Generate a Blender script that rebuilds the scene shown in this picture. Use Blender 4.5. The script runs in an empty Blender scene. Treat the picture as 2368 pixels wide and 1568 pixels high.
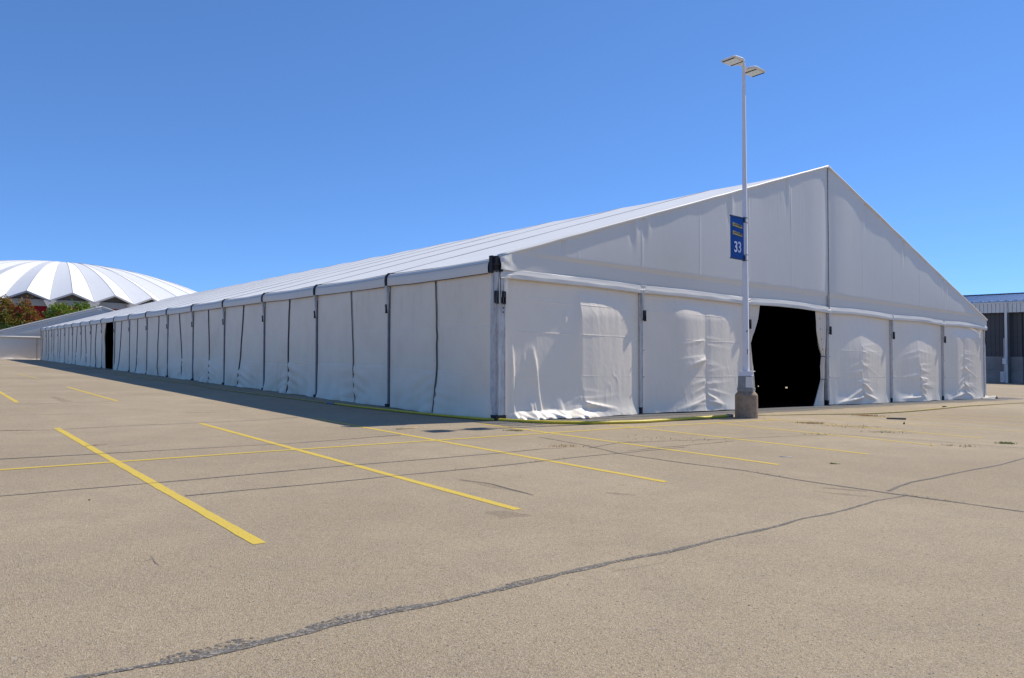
import bpy, math, random
import numpy as np
from mathutils import Vector, Matrix
random.seed(7)
R = math.radians
scene = bpy.context.scene
col = scene.collection

# ------------------------------------------------------------------ camera, sky, sun
CAM_H = 1.4771
PITCH = 0.0255
cam_d = bpy.data.cameras.new('camera'); cam = bpy.data.objects.new('camera', cam_d); col.objects.link(cam)
cam.location = (0, 0, CAM_H); cam.rotation_euler = (math.pi/2 + PITCH, 0, 0)
cam_d.sensor_width = 36.0; cam_d.lens = 25.62; cam_d.clip_start = 0.1; cam_d.clip_end = 6000
scene.camera = cam
TH = 0.6721                                    # heading of the long tent
SUN_EL = R(46.5)
SUN_OFF = R(4.4)                               # sun stands this far in front of the gable plane
gdir = np.array([math.cos(TH), math.sin(TH)]); ndir = np.array([math.sin(TH), -math.cos(TH)])
saz = gdir*math.cos(SUN_OFF) + ndir*math.sin(SUN_OFF)
world = bpy.data.worlds.new('World'); scene.world = world; world.use_nodes = True
wn = world.node_tree.nodes; wl = world.node_tree.links
sky = wn.new('ShaderNodeTexSky'); sky.sky_type = 'NISHITA'; sky.sun_disc = False
sky.sun_elevation = SUN_EL; sky.sun_rotation = math.atan2(saz[0], saz[1])
sky.altitude = 0; sky.air_density = 0.6; sky.dust_density = 0.0; sky.ozone_density = 6.0
wn['Background'].inputs['Strength'].default_value = 0.10
# the camera's rendering of a clear blue sky: gentler gradient, deeper blue
gm = wn.new('ShaderNodeGamma'); gm.inputs['Gamma'].default_value = 0.70; wl.new(sky.outputs[0], gm.inputs['Color'])
tn = wn.new('ShaderNodeMix'); tn.data_type = 'RGBA'; tn.blend_type = 'MULTIPLY'; tn.inputs[0].default_value = 1.0; tn.clamp_result = False
SKYK = (1.30, 1.98, 2.86); tn.inputs[7].default_value = (*SKYK, 1); wl.new(gm.outputs[0], tn.inputs[6])
wl.new(tn.outputs[2], wn['Background'].inputs['Color'])
sd = bpy.data.lights.new('sun', 'SUN'); sd.energy = 4.9; sd.angle = R(0.53); sd.color = (1.0, 0.94, 0.83)
sun = bpy.data.objects.new('sun', sd); col.objects.link(sun)
sv = Vector((saz[0]*math.cos(SUN_EL), saz[1]*math.cos(SUN_EL), math.sin(SUN_EL)))
sun.rotation_euler = sv.to_track_quat('Z', 'Y').to_euler(); sun.location = (0, 0, 50)
scene.view_settings.view_transform = 'Standard'; scene.view_settings.look = 'None'
scene.view_settings.exposure = 0.0; scene.view_settings.gamma = 1.0
scene.view_settings.use_curve_mapping = False
scene.render.engine = 'CYCLES'

# ------------------------------------------------------------------ place: the lot falls gently to the right
GX, GY = -0.0219, -0.0003
CX, CY = -0.3848, 16.9515                      # front left corner of the long tent
def G(x, y): return GX*x + GY*y
def T(a, b, z):
    """a metres along the long side, b metres along the gable, z above the pavement"""
    a = np.asarray(a, float); b = np.asarray(b, float); z = np.asarray(z, float)
    a, b, z = np.broadcast_arrays(a, b, z)
    x = CX - a*math.sin(TH) + b*math.cos(TH); y = CY + a*math.cos(TH) + b*math.sin(TH)
    return np.stack([x, y, z + G(x, y)], -1)
def AB(x, y):
    X, Y = x-CX, y-CY
    return -X*math.sin(TH)+Y*math.cos(TH), X*math.cos(TH)+Y*math.sin(TH)
def at(u, v, z=0.0):
    """the point of the pavement seen at a photo position (2367 px wide)"""
    f = 1685.65; x = (u-1184)/f; y = -(v-784)/f; c, s = math.cos(PITCH), math.sin(PITCH)
    d = (x, c-y*s, s+y*c); t = (CAM_H-z)/(GX*d[0]+GY*d[1]-d[2])
    return (d[0]*t, d[1]*t)

# ------------------------------------------------------------------ helpers
def tag(o, label=None, cat=None, group=None, kind=None):
    if label: o['label'] = label
    if cat: o['category'] = cat
    if group: o['group'] = group
    if kind: o['kind'] = kind
    return o
def thing(name, loc, label, cat, group=None):
    o = bpy.data.objects.new(name, None); col.objects.link(o); o.location = [float(c) for c in loc]
    o.empty_display_size = 0.3
    return tag(o, label, cat, group)
def origin(p):
    v = Vector((0, 0, 0))
    while p is not None: v += Vector(p.location); p = p.parent
    return v
def put(name, V, F, mat, parent=None, smooth=False, off=None):
    """one mesh object from world points; off = the world point its origin gets"""
    V = np.asarray(V, float).reshape(-1, 3)
    po = np.array(origin(parent)) if parent else np.zeros(3)
    oo = np.array(off, float) if off is not None else (po if parent else V.mean(0)*[1, 1, 0]+[0, 0, V[:, 2].min()])
    me = bpy.data.meshes.new(name); me.from_pydata((V-oo).tolist(), [], [tuple(int(i) for i in f) for f in F]); me.update()
    if smooth: me.polygons.foreach_set('use_smooth', [True]*len(me.polygons))
    if isinstance(mat, (list, tuple)):
        for m in mat: me.materials.append(m)
    else: me.materials.append(mat)
    o = bpy.data.objects.new(name, me); col.objects.link(o); o.location = [float(c) for c in (oo-po)]
    if parent: o.parent = parent
    return o
def gridf(nr, nc, flip=False):
    F = []
    for i in range(nr-1):
        for j in range(nc-1):
            q = (i*nc+j, i*nc+j+1, (i+1)*nc+j+1, (i+1)*nc+j)
            F.append(q[::-1] if flip else q)
    return F
class MB:
    def __init__(s): s.V = []; s.F = []
    def add(s, V, F):
        n = len(s.V); s.V += [tuple(map(float, v)) for v in V]; s.F += [tuple(i+n for i in f) for f in F]; return s
    def hexa(s, P):      # 8 points: bottom 4 ccw, top 4 ccw
        return s.add(P, [(3, 2, 1, 0), (4, 5, 6, 7), (0, 1, 5, 4), (1, 2, 6, 5), (2, 3, 7, 6), (3, 0, 4, 7)])
    def box(s, a0, a1, b0, b1, z0, z1):   # in tent coordinates
        P = [(a0, b0), (a0, b1), (a1, b1), (a1, b0)]
        return s.hexa([T(a, b, z0) for a, b in P] + [T(a, b, z1) for a, b in P])
    def obox(s, c, ux, uy, uz, hx, hy, hz, tx=1.0, ty=1.0):   # oriented box, top scaled by tx, ty
        c, ux, uy, uz = map(lambda q: np.array(q, float), (c, ux, uy, uz)); P = []
        for k, (fx, fy) in ((-1, (1, 1)), (1, (tx, ty))):
            for i, j in ((-1, -1), (1, -1), (1, 1), (-1, 1)): P.append(c+ux*hx*i*fx+uy*hy*j*fy+uz*hz*k)
        return s.hexa(P)
    def lathe(s, c, prof, n=24, rot=0.0, smoothcap=True):
        c = np.array(c, float); V = []; F = []
        for r, z in prof:
            for k in range(n):
                t = 2*math.pi*k/n+rot; V.append(c+[r*math.cos(t), r*math.sin(t), z])
        for i in range(len(prof)-1):
            for k in range(n): F.append((i*n+k, i*n+(k+1) % n, (i+1)*n+(k+1) % n, (i+1)*n+k))
        F.append(tuple(range(n))[::-1]); F.append(tuple((len(prof)-1)*n+k for k in range(n)))
        return s.add(V, F)
    def tube(s, P, r, n=8, flat=1.0):
        P = np.array(P, float); V = []; F = []
        for i, p in enumerate(P):
            d = P[min(i+1, len(P)-1)]-P[max(i-1, 0)]; d /= np.linalg.norm(d)+1e-9
            side = np.cross(d, [0, 0, 1.0]) if abs(d[2]) < .95 else np.array([1.0, 0, 0]); side /= np.linalg.norm(side)+1e-9
            up = np.cross(side, d); rr = r[i] if hasattr(r, '__len__') else r
            for k in range(n):
                t = 2*math.pi*k/n; V.append(p+side*rr*math.cos(t)+up*rr*flat*math.sin(t))
        for i in range(len(P)-1):
            for k in range(n): F.append((i*n+k, i*n+(k+1) % n, (i+1)*n+(k+1) % n, (i+1)*n+k))
        F.append(tuple(range(n))[::-1]); F.append(tuple((len(P)-1)*n+k for k in range(n)))
        return s.add(V, F)
    def build(s, name, mat, parent=None, smooth=False, off=None):
        return put(name, s.V, s.F, mat, parent, smooth, off)
def copy_to(o, delta, parent):
    """a copy of a part and its sub-parts, moved by delta, sharing mesh data"""
    c = o.copy(); col.objects.link(c); c.parent = parent; c.location = Vector(o.location)+Vector([float(x) for x in delta])
    for ch in o.children:
        d = ch.copy(); col.objects.link(d); d.parent = c
    return c
def _h(ix, iy, seed):
    n = (ix*374761393 + iy*668265263 + seed*1442695041) & 0x7fffffff
    n = ((n ^ (n >> 13))*1274126177) & 0x7fffffff
    return ((n ^ (n >> 16)) & 0xffff)/65535.0
def vn(x, y, seed=0):
    """smooth value noise 0..1"""
    x = np.asarray(x, float); y = np.asarray(y, float); x, y = np.broadcast_arrays(x, y)
    ix = np.floor(x).astype(np.int64); iy = np.floor(y).astype(np.int64); fx = x-ix; fy = y-iy
    fx = fx*fx*(3-2*fx); fy = fy*fy*(3-2*fy)
    return (_h(ix, iy, seed)*(1-fx)+_h(ix+1, iy, seed)*fx)*(1-fy)+(_h(ix, iy+1, seed)*(1-fx)+_h(ix+1, iy+1, seed)*fx)*fy
def ridge(x): return 1-np.abs(2*x-1)

# ------------------------------------------------------------------ materials
def new_mat(name, base, rough=0.6, spec=0.3, metal=0.0):
    m = bpy.data.materials.new(name); m.use_nodes = True; b = m.node_tree.nodes['Principled BSDF']
    b.inputs['Base Color'].default_value = (*base, 1); b.inputs['Roughness'].default_value = rough
    b.inputs['Specular IOR Level'].default_value = spec; b.inputs['Metallic'].default_value = metal
    return m
def N(m, t, **kw):
    n = m.node_tree.nodes.new(t)
    for k, v in kw.items():
        if hasattr(n, k) and k not in ('Scale', 'Detail', 'Roughness'): setattr(n, k, v)
        elif k in n.inputs: n.inputs[k].default_value = v
    return n
def L(m, a, b): m.node_tree.links.new(a, b)
def coords(m, scale=(1, 1, 1), rotz=0.0):
    tc = N(m, 'ShaderNodeTexCoord'); mp = N(m, 'ShaderNodeMapping'); L(m, tc.outputs['Object'], mp.inputs['Vector'])
    mp.inputs['Scale'].default_value = scale; mp.inputs['Rotation'].default_value = (0, 0, rotz); return mp.outputs[0]
def noise(m, vec, scale, detail=4, rough=0.55):
    n = N(m, 'ShaderNodeTexNoise'); L(m, vec, n.inputs['Vector']); n.inputs['Scale'].default_value = scale
    n.inputs['Detail'].default_value = detail; n.inputs['Roughness'].default_value = rough; return n.outputs['Fac']
def ramp(m, fac, stops):
    r = N(m, 'ShaderNodeValToRGB'); L(m, fac, r.inputs['Fac']); e = r.color_ramp.elements
    while len(e) < len(stops): e.new(0.5)
    for i, (p, c) in enumerate(stops):
        e[i].position = p; e[i].color = (*c, 1) if len(c) == 3 else c
    return r.outputs['Color']
def mix(m, fac, a, b, mode='MIX'):
    n = N(m, 'ShaderNodeMix', data_type='RGBA', blend_type=mode)
    if isinstance(fac, float): n.inputs[0].default_value = fac
    else: L(m, fac, n.inputs[0])
    for s, i in ((a, 6), (b, 7)):
        if isinstance(s, tuple): n.inputs[i].default_value = (*s, 1)
        else: L(m, s, n.inputs[i])
    return n.outputs[2]
def math_(m, op, a, b):
    n = N(m, 'ShaderNodeMath', operation=op)
    for s, i in ((a, 0), (b, 1)):
        if isinstance(s, (int, float)): n.inputs[i].default_value = s
        else: L(m, s, n.inputs[i])
    return n.outputs[0]
def bump(m, h, strength=0.3, dist=0.01, prev=None):
    n = N(m, 'ShaderNodeBump'); L(m, h, n.inputs['Height']); n.inputs['Strength'].default_value = strength
    n.inputs['Distance'].default_value = dist
    if prev: L(m, prev, n.inputs['Normal'])
    return n.outputs['Normal']
def bsdf(m): return m.node_tree.nodes['Principled BSDF']

def fabric_mat(name, base=(0.80, 0.80, 0.79), dirt=(0.60, 0.57, 0.50), amount=0.55, rough=0.42, wr=0.25):
    m = new_mat(name, base, rough, 0.35); v = coords(m); vs = coords(m, (1, 1, 0.18))
    n1 = noise(m, v, 0.7, 5, 0.6); n2 = noise(m, vs, 3.5, 5, 0.65)
    f = math_(m, 'MULTIPLY', ramp(m, n1, [(0.42, (0, 0, 0)), (0.75, (1, 1, 1))]), ramp(m, n2, [(0.35, (0.1,)*3), (0.8, (1, 1, 1))]))
    c = mix(m, math_(m, 'MULTIPLY', f, amount), base, dirt)
    n3 = noise(m, v, 14, 3, 0.6)
    c = mix(m, ramp(m, n3, [(0.62, (0, 0, 0)), (0.78, (0.12,)*3)]), c, (0.5, 0.47, 0.42))
    L(m, c, bsdf(m).inputs['Base Color'])
    h = noise(m, coords(m, (1, 1, 0.35)), 5, 6, 0.62)
    b1 = bump(m, h, wr, 0.02); h2 = noise(m, v, 60, 3, 0.6)
    L(m, bump(m, h2, 0.12, 0.003, b1), bsdf(m).inputs['Normal'])
    return m
M = {}
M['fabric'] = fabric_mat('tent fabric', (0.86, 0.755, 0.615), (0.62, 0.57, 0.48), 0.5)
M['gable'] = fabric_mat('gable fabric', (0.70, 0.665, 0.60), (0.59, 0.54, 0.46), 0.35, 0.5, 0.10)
M['side'] = fabric_mat('side wall fabric', (0.88, 0.745, 0.575), (0.58, 0.46, 0.32), 0.75, 0.5, 0.16)
M['roof'] = fabric_mat('roof membrane', (0.84, 0.81, 0.75), (0.62, 0.59, 0.53), 0.5, 0.55, 0.08)
M['valance'] = fabric_mat('valance fabric', (0.76, 0.69, 0.59), (0.55, 0.53, 0.49), 0.4, 0.5, 0.08)
M['shade_lining'] = new_mat('interior shade black', (0.006, 0.006, 0.007), 0.95, 0.0)  # near-black colour stands in for the deep shade inside the tent
M['black'] = new_mat('black webbing', (0.02, 0.021, 0.025), 0.6, 0.3)
M['rope'] = new_mat('dark lacing', (0.05, 0.055, 0.07), 0.8, 0.2)
def alu():
    m = new_mat('weathered aluminium', (0.5, 0.5, 0.5), 0.5, 0.4, 0.0)
    v = coords(m, (1, 1, 0.3)); n = noise(m, v, 12, 5, 0.7)
    L(m, ramp(m, n, [(0.3, (0.38, 0.37, 0.35)), (0.55, (0.58, 0.57, 0.55)), (0.85, (0.66, 0.65, 0.62))]), bsdf(m).inputs['Base Color'])
    return m
M['alu'] = alu()
M['rafter'] = new_mat('grey keder rail', (0.46, 0.45, 0.44), 0.6, 0.3)
M['profile'] = new_mat('dull post profile', (0.17, 0.17, 0.18), 0.5, 0.4)
def asphalt():
    m = new_mat('worn asphalt', (0.3, 0.25, 0.2), 0.9, 0.15); v = coords(m)
    big = noise(m, v, 0.16, 6, 0.6); mid = noise(m, v, 1.6, 6, 0.62); wv = N(m, 'ShaderNodeVectorMath', operation='MULTIPLY_ADD')
    c = ramp(m, big, [(0.34, (0.325, 0.248, 0.150)), (0.5, (0.410, 0.317, 0.198)), (0.66, (0.495, 0.388, 0.250))])
    c = mix(m, ramp(m, mid, [(0.36, (0.34,)*3), (0.60, (0, 0, 0))]), c, (0.255, 0.212, 0.160))
    # drifting stains stretched along the fall of the lot
    st = noise(m, coords(m, (0.35, 1.4, 1), 0.2), 0.8, 5, 0.6)
    c = mix(m, ramp(m, st, [(0.58, (0, 0, 0)), (0.8, (0.30,)*3)]), c, (0.22, 0.19, 0.16))
    # aggregate: stones a centimetre across, light, ochre and dark
    vo = N(m, 'ShaderNodeTexVoronoi'); L(m, v, vo.inputs['Vector']); vo.inputs['Scale'].default_value = 150
    sep = N(m, 'ShaderNodeSeparateColor'); L(m, vo.outputs['Color'], sep.inputs[0])
    st1 = ramp(m, sep.outputs[0], [(0.0, (0.10, 0.09, 0.08)), (0.18, (0.22, 0.18, 0.13)), (0.5, (0.38, 0.30, 0.21)), (0.8, (0.48, 0.39, 0.28)), (0.93, (0.60, 0.54, 0.45)), (0.98, (0.58, 0.40, 0.17))])
    c = mix(m, 0.42, c, st1)
    v2 = N(m, 'ShaderNodeTexVoronoi'); L(m, v, v2.inputs['Vector']); v2.inputs['Scale'].default_value = 42
    s2 = N(m, 'ShaderNodeSeparateColor'); L(m, v2.outputs['Color'], s2.inputs[0])
    pick = math_(m, 'MULTIPLY', math_(m, 'GREATER_THAN', s2.outputs[1], 0.84), math_(m, 'LESS_THAN', v2.outputs['Distance'], 0.26))
    c = mix(m, math_(m, 'MULTIPLY', pick, 0.85), c, ramp(m, s2.outputs[0], [(0.3, (0.09, 0.08, 0.07)), (0.5, (0.50, 0.44, 0.36)), (0.9, (0.55, 0.38, 0.18))]))
    pits = noise(m, v, 34, 6, 0.78)
    c = mix(m, ramp(m, pits, [(0.30, (0.75,)*3), (0.44, (0, 0, 0))]), c, (0.13, 0.11, 0.095))
    L(m, c, bsdf(m).inputs['Base Color'])
    b1 = bump(m, pits, 0.55, 0.012)
    L(m, bump(m, vo.outputs['Distance'], 0.5, 0.006, b1), bsdf(m).inputs['Normal'])
    return m
M['asphalt'] = asphalt()
def worn(name, base, alt, cover, scale=18, rough=0.85, soft=0.12, film=1.0):
    """a thin layer on the pavement, worn through in places"""
    m = new_mat(name, base, rough, 0.2); v = coords(m); n = noise(m, v, scale, 7, 0.75)
    L(m, mix(m, noise(m, v, 2.2, 5, 0.65), base, alt), bsdf(m).inputs['Base Color'])
    tr = N(m, 'ShaderNodeBsdfTransparent'); ms = N(m, 'ShaderNodeMixShader')
    f = ramp(m, n, [(cover-soft/2, (0, 0, 0)), (cover+soft/2, (film, film, film))])
    L(m, f, ms.inputs[0]); L(m, tr.outputs[0], ms.inputs[1]); L(m, bsdf(m).outputs[0], ms.inputs[2])
    L(m, ms.outputs[0], m.node_tree.nodes['Material Output'].inputs['Surface'])
    L(m, bump(m, noise(m, v, 40, 4, 0.7), 0.3, 0.006), bsdf(m).inputs['Normal'])
    return m
M['paint'] = worn('yellow road paint', (0.66, 0.47, 0.062), (0.58, 0.42, 0.10), 0.36, 45)
M['paint_thin'] = worn('faded yellow paint', (0.60, 0.44, 0.09), (0.50, 0.38, 0.14), 0.42, 40)
M['paint_faded'] = worn('very faded yellow paint', (0.50, 0.39, 0.16), (0.44, 0.35, 0.19), 0.48, 30)
M['tar'] = worn('crack tar', (0.105, 0.098, 0.092), (0.22, 0.195, 0.165), 0.44, 38, soft=0.16)
def speckle(m):
    v = coords(m); vo = N(m, 'ShaderNodeTexVoronoi'); L(m, v, vo.inputs['Vector']); vo.inputs['Scale'].default_value = 95
    sp = N(m, 'ShaderNodeSeparateColor'); L(m, vo.outputs['Color'], sp.inputs[0]); src = bsdf(m).inputs['Base Color'].links[0].from_socket
    L(m, mix(m, math_(m, 'GREATER_THAN', sp.outputs[0], 0.80), src, (0.36, 0.31, 0.25)), bsdf(m).inputs['Base Color'])
speckle(M['tar'])
M['tar_thin'] = worn('old crack', (0.13, 0.115, 0.10), (0.21, 0.18, 0.15), 0.38, 16)
M['tar_smear'] = worn('tar smear', (0.11, 0.10, 0.095), (0.16, 0.15, 0.135), 0.515, 30, soft=.05)
speckle(M['tar_smear'])
M['stain'] = worn('dark stain', (0.21, 0.17, 0.13), (0.25, 0.205, 0.155), 0.50, 5, soft=0.5, film=0.32)
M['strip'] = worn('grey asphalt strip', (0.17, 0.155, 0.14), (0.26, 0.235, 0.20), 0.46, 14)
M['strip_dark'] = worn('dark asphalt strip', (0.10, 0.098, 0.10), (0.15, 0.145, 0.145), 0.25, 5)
def speck(name, a, b, scale, rough=0.85, bs=0.4, bd=0.01, spec=0.2, metal=0.0, vscale=(1, 1, 1)):
    m = new_mat(name, a, rough, spec, metal); v = coords(m, vscale); n = noise(m, v, scale, 6, 0.65)
    L(m, ramp(m, n, [(0.3, a), (0.7, b)]), bsdf(m).inputs['Base Color']); L(m, bump(m, n, bs, bd), bsdf(m).inputs['Normal']); return m
M['concrete'] = speck('brown concrete', (0.24, 0.175, 0.125), (0.37, 0.28, 0.20), 9)
M['concrete_grey'] = speck('grey concrete', (0.20, 0.20, 0.20), (0.29, 0.29, 0.28), 0.8)
M['shroud'] = speck('galvanised shroud', (0.22, 0.22, 0.21), (0.30, 0.30, 0.29), 6, 0.55, 0.1, 0.004, 0.4, 0.3)
M['pole'] = speck('white pole paint', (0.70, 0.69, 0.72), (0.76, 0.75, 0.77), 4, 0.45, 0.05, 0.002)
M['lamp'] = speck('cream lamp housing', (0.70, 0.67, 0.62), (0.76, 0.73, 0.68), 8, 0.5, 0.05, 0.002)
M['lens'] = speck('lamp lens', (0.50, 0.52, 0.50), (0.66, 0.68, 0.66), 40, 0.25, 0.2, 0.003, 0.5)
M['banner'] = speck('blue banner', (0.004, 0.055, 0.27), (0.006, 0.075, 0.33), 2, 0.5, 0.15, 0.01)
M['banner_edge'] = new_mat('dark banner sleeve', (0.03, 0.05, 0.11), 0.6)
M['digits'] = new_mat('pale lettering', (0.62, 0.66, 0.80), 0.6)
M['plate'] = speck('yellow plate', (0.55, 0.40, 0.12), (0.70, 0.58, 0.25), 30, 0.6, 0.1, 0.002)
M['ink'] = new_mat('dark print', (0.03, 0.05, 0.05), 0.6)
M['hose'] = speck('yellow hose jacket', (0.52, 0.40, 0.02), (0.68, 0.54, 0.05), 10, 0.5, 0.2, 0.006, 0.4)
M['cable'] = speck('olive cable cover', (0.30, 0.23, 0.06), (0.50, 0.40, 0.16), 6, 0.7, 0.2, 0.006)
M['shell'] = speck('white shell roof', (0.76, 0.75, 0.73), (0.82, 0.81, 0.79), 0.05, 0.6, 0.05, 0.02)
M['shell_edge'] = new_mat('grey roof edge', (0.42, 0.41, 0.42), 0.7)
M['infill'] = speck('dark grey infill', (0.10, 0.10, 0.095), (0.15, 0.15, 0.14), 0.3)
M['beam'] = speck('grey ring beam', (0.32, 0.32, 0.31), (0.38, 0.38, 0.37), 0.2)
M['red'] = speck('dark red cladding', (0.22, 0.008, 0.02), (0.27, 0.012, 0.028), 0.4)
M['siding'] = speck('dark siding', (0.085, 0.085, 0.088), (0.11, 0.11, 0.115), 1)
M['fascia'] = speck('light metal cladding', (0.66, 0.65, 0.62), (0.72, 0.71, 0.68), 1, 0.45, 0.05, 0.01, 0.4)
M['blueroof'] = speck('blue metal roof', (0.16, 0.25, 0.40), (0.22, 0.33, 0.50), 0.8, 0.30, 0.05, 0.01, 0.5, 0.6)
M['white'] = new_mat('white enamel', (0.72, 0.72, 0.72), 0.5)
M['bark'] = speck('bark', (0.09, 0.07, 0.05), (0.16, 0.12, 0.09), 6)
M['plank'] = speck('grey plank', (0.10, 0.085, 0.07), (0.16, 0.14, 0.12), 8)
M['straw'] = new_mat('dry straw', (0.55, 0.40, 0.20), 0.9, 0.1)
M['grass'] = new_mat('green grass', (0.22, 0.27, 0.06), 0.8, 0.1)
M['redleaf'] = new_mat('dead leaves', (0.45, 0.27, 0.14), 0.9, 0.1)
def leaf_mat(name, stops):
    m = new_mat(name, (0.1, 0.1, 0.05), 0.65, 0.2)
    a = N(m, 'ShaderNodeAttribute'); a.attribute_name = 'tint'
    c = ramp(m, a.outputs['Fac'], stops); L(m, c, bsdf(m).inputs['Base Color'])
    t = N(m, 'ShaderNodeBsdfTranslucent'); L(m, c, t.inputs['Color']); ms = N(m, 'ShaderNodeMixShader'); ms.inputs[0].default_value = 0.3
    L(m, bsdf(m).outputs[0], ms.inputs[1]); L(m, t.outputs[0], ms.inputs[2]); L(m, ms.outputs[0], m.node_tree.nodes['Material Output'].inputs['Surface'])
    return m
M['leaf_autumn'] = leaf_mat('autumn leaves', [(0.0, (0.06, 0.10, 0.015)), (0.38, (0.13, 0.15, 0.02)), (0.58, (0.27, 0.18, 0.03)), (0.8, (0.32, 0.12, 0.03)), (1.0, (0.24, 0.05, 0.03))])
M['leaf_green'] = leaf_mat('green leaves', [(0.0, (0.07, 0.14, 0.02)), (0.5, (0.17, 0.25, 0.03)), (0.85, (0.32, 0.34, 0.06)), (1.0, (0.30, 0.12, 0.05))])
M['leaf_dark'] = leaf_mat('dark leaves', [(0.0, (0.03, 0.06, 0.015)), (0.6, (0.07, 0.10, 0.02)), (1.0, (0.18, 0.13, 0.04))])

# ------------------------------------------------------------------ ground with its markings
gv = [(x, y, G(x, y)) for x, y in ((-1500, -600), (1500, -600), (1500, 2500), (-1500, 2500))]
ground = put('ground', gv, [(0, 1, 2, 3)], M['asphalt'], off=(0, 0, 0)); tag(ground, kind='structure')
def strip(name, P, w, mat, z=0.004, n=None, ragged=0.0, seed=0, wv=0.0):
    """a flat ribbon lying on the pavement along the ground points P"""
    P = np.array(P, float); seg = np.hypot(*np.diff(P, axis=0).T); s = np.concatenate([[0], np.cumsum(seg)])
    n = n or max(2, min(400, int(s[-1]/0.05))); q = np.linspace(0, s[-1], n)
    X = np.interp(q, s, P[:, 0]); Y = np.interp(q, s, P[:, 1])
    if ragged: 
        X = X+ragged*(vn(q*1.3, seed, 3)-.5)*2+ragged*.5*(vn(q*5, seed, 4)-.5); Y = Y+ragged*(vn(q*1.3, seed+9, 5)-.5)*2+ragged*.5*(vn(q*5, seed, 6)-.5)
    dx = np.gradient(X); dy = np.gradient(Y); l = np.hypot(dx, dy)+1e-9; nx, ny = -dy/l, dx/l
    W = np.full(n, w/2.0) if not hasattr(w, '__len__') else np.interp(q/s[-1], np.linspace(0, 1, len(w)), w)/2
    W1 = W*(1+wv*(vn(q*4, seed, 1)+.6*vn(q*14, seed, 7)-.8)*1.6); W2 = W*(1+wv*(vn(q*4, seed+5, 2)+.6*vn(q*14, seed, 8)-.8)*1.6)
    A = np.stack([X+nx*W1, Y+ny*W1], -1); B = np.stack([X-nx*W2, Y-ny*W2], -1)
    V = [(x, y, G(x, y)+z) for x, y in np.concatenate([B, A])]
    return put(name, V, [(i, i+1, n+i+1, n+i) for i in range(n-1)], mat, ground)
stall = [((130, 990), (600, 1258), 'paint'), ((462, 979), (1198, 1179), 'paint'), ((729.8, 967.9), (1540, 1115), 'paint'),
         ((1114.6, 980), (1801.6, 1075), 'paint'), ((1409, 981.8), (2007.8, 1050.4), 'paint'), ((1647, 977.7), (2164.8, 1030), 'paint'),
         ((1770, 968), (2273.8, 1013.6), 'paint'), ((1890, 965), (2420, 1003), 'paint_thin'), ((1990, 962), (2480, 991), 'paint_thin'), ((2080, 959), (2520, 981), 'paint_thin'),
         ((2160, 956), (2560, 973), 'paint_thin'), ((155, 895), (272, 928), 'paint'), ((-40, 883), (40, 931), 'paint'), ((38, 864), (90, 876), 'paint_thin')]
for i, (p, q, mt) in enumerate(stall):
    o = strip('parking_line', [at(*p), at(*q)], 0.105, M[mt], 0.003, seed=i, wv=0.10)
    if i == 2: o['label'] = 'yellow line partly in the shadow of the tent'
strip('parking_line', [at(-60, 1092), at(0, 1087.3), at(580, 1047), at(1156, 1009), at(1463, 989), at(1795, 971)], 0.095, M['paint'], 0.0045, wv=0.15, seed=31)
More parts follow.
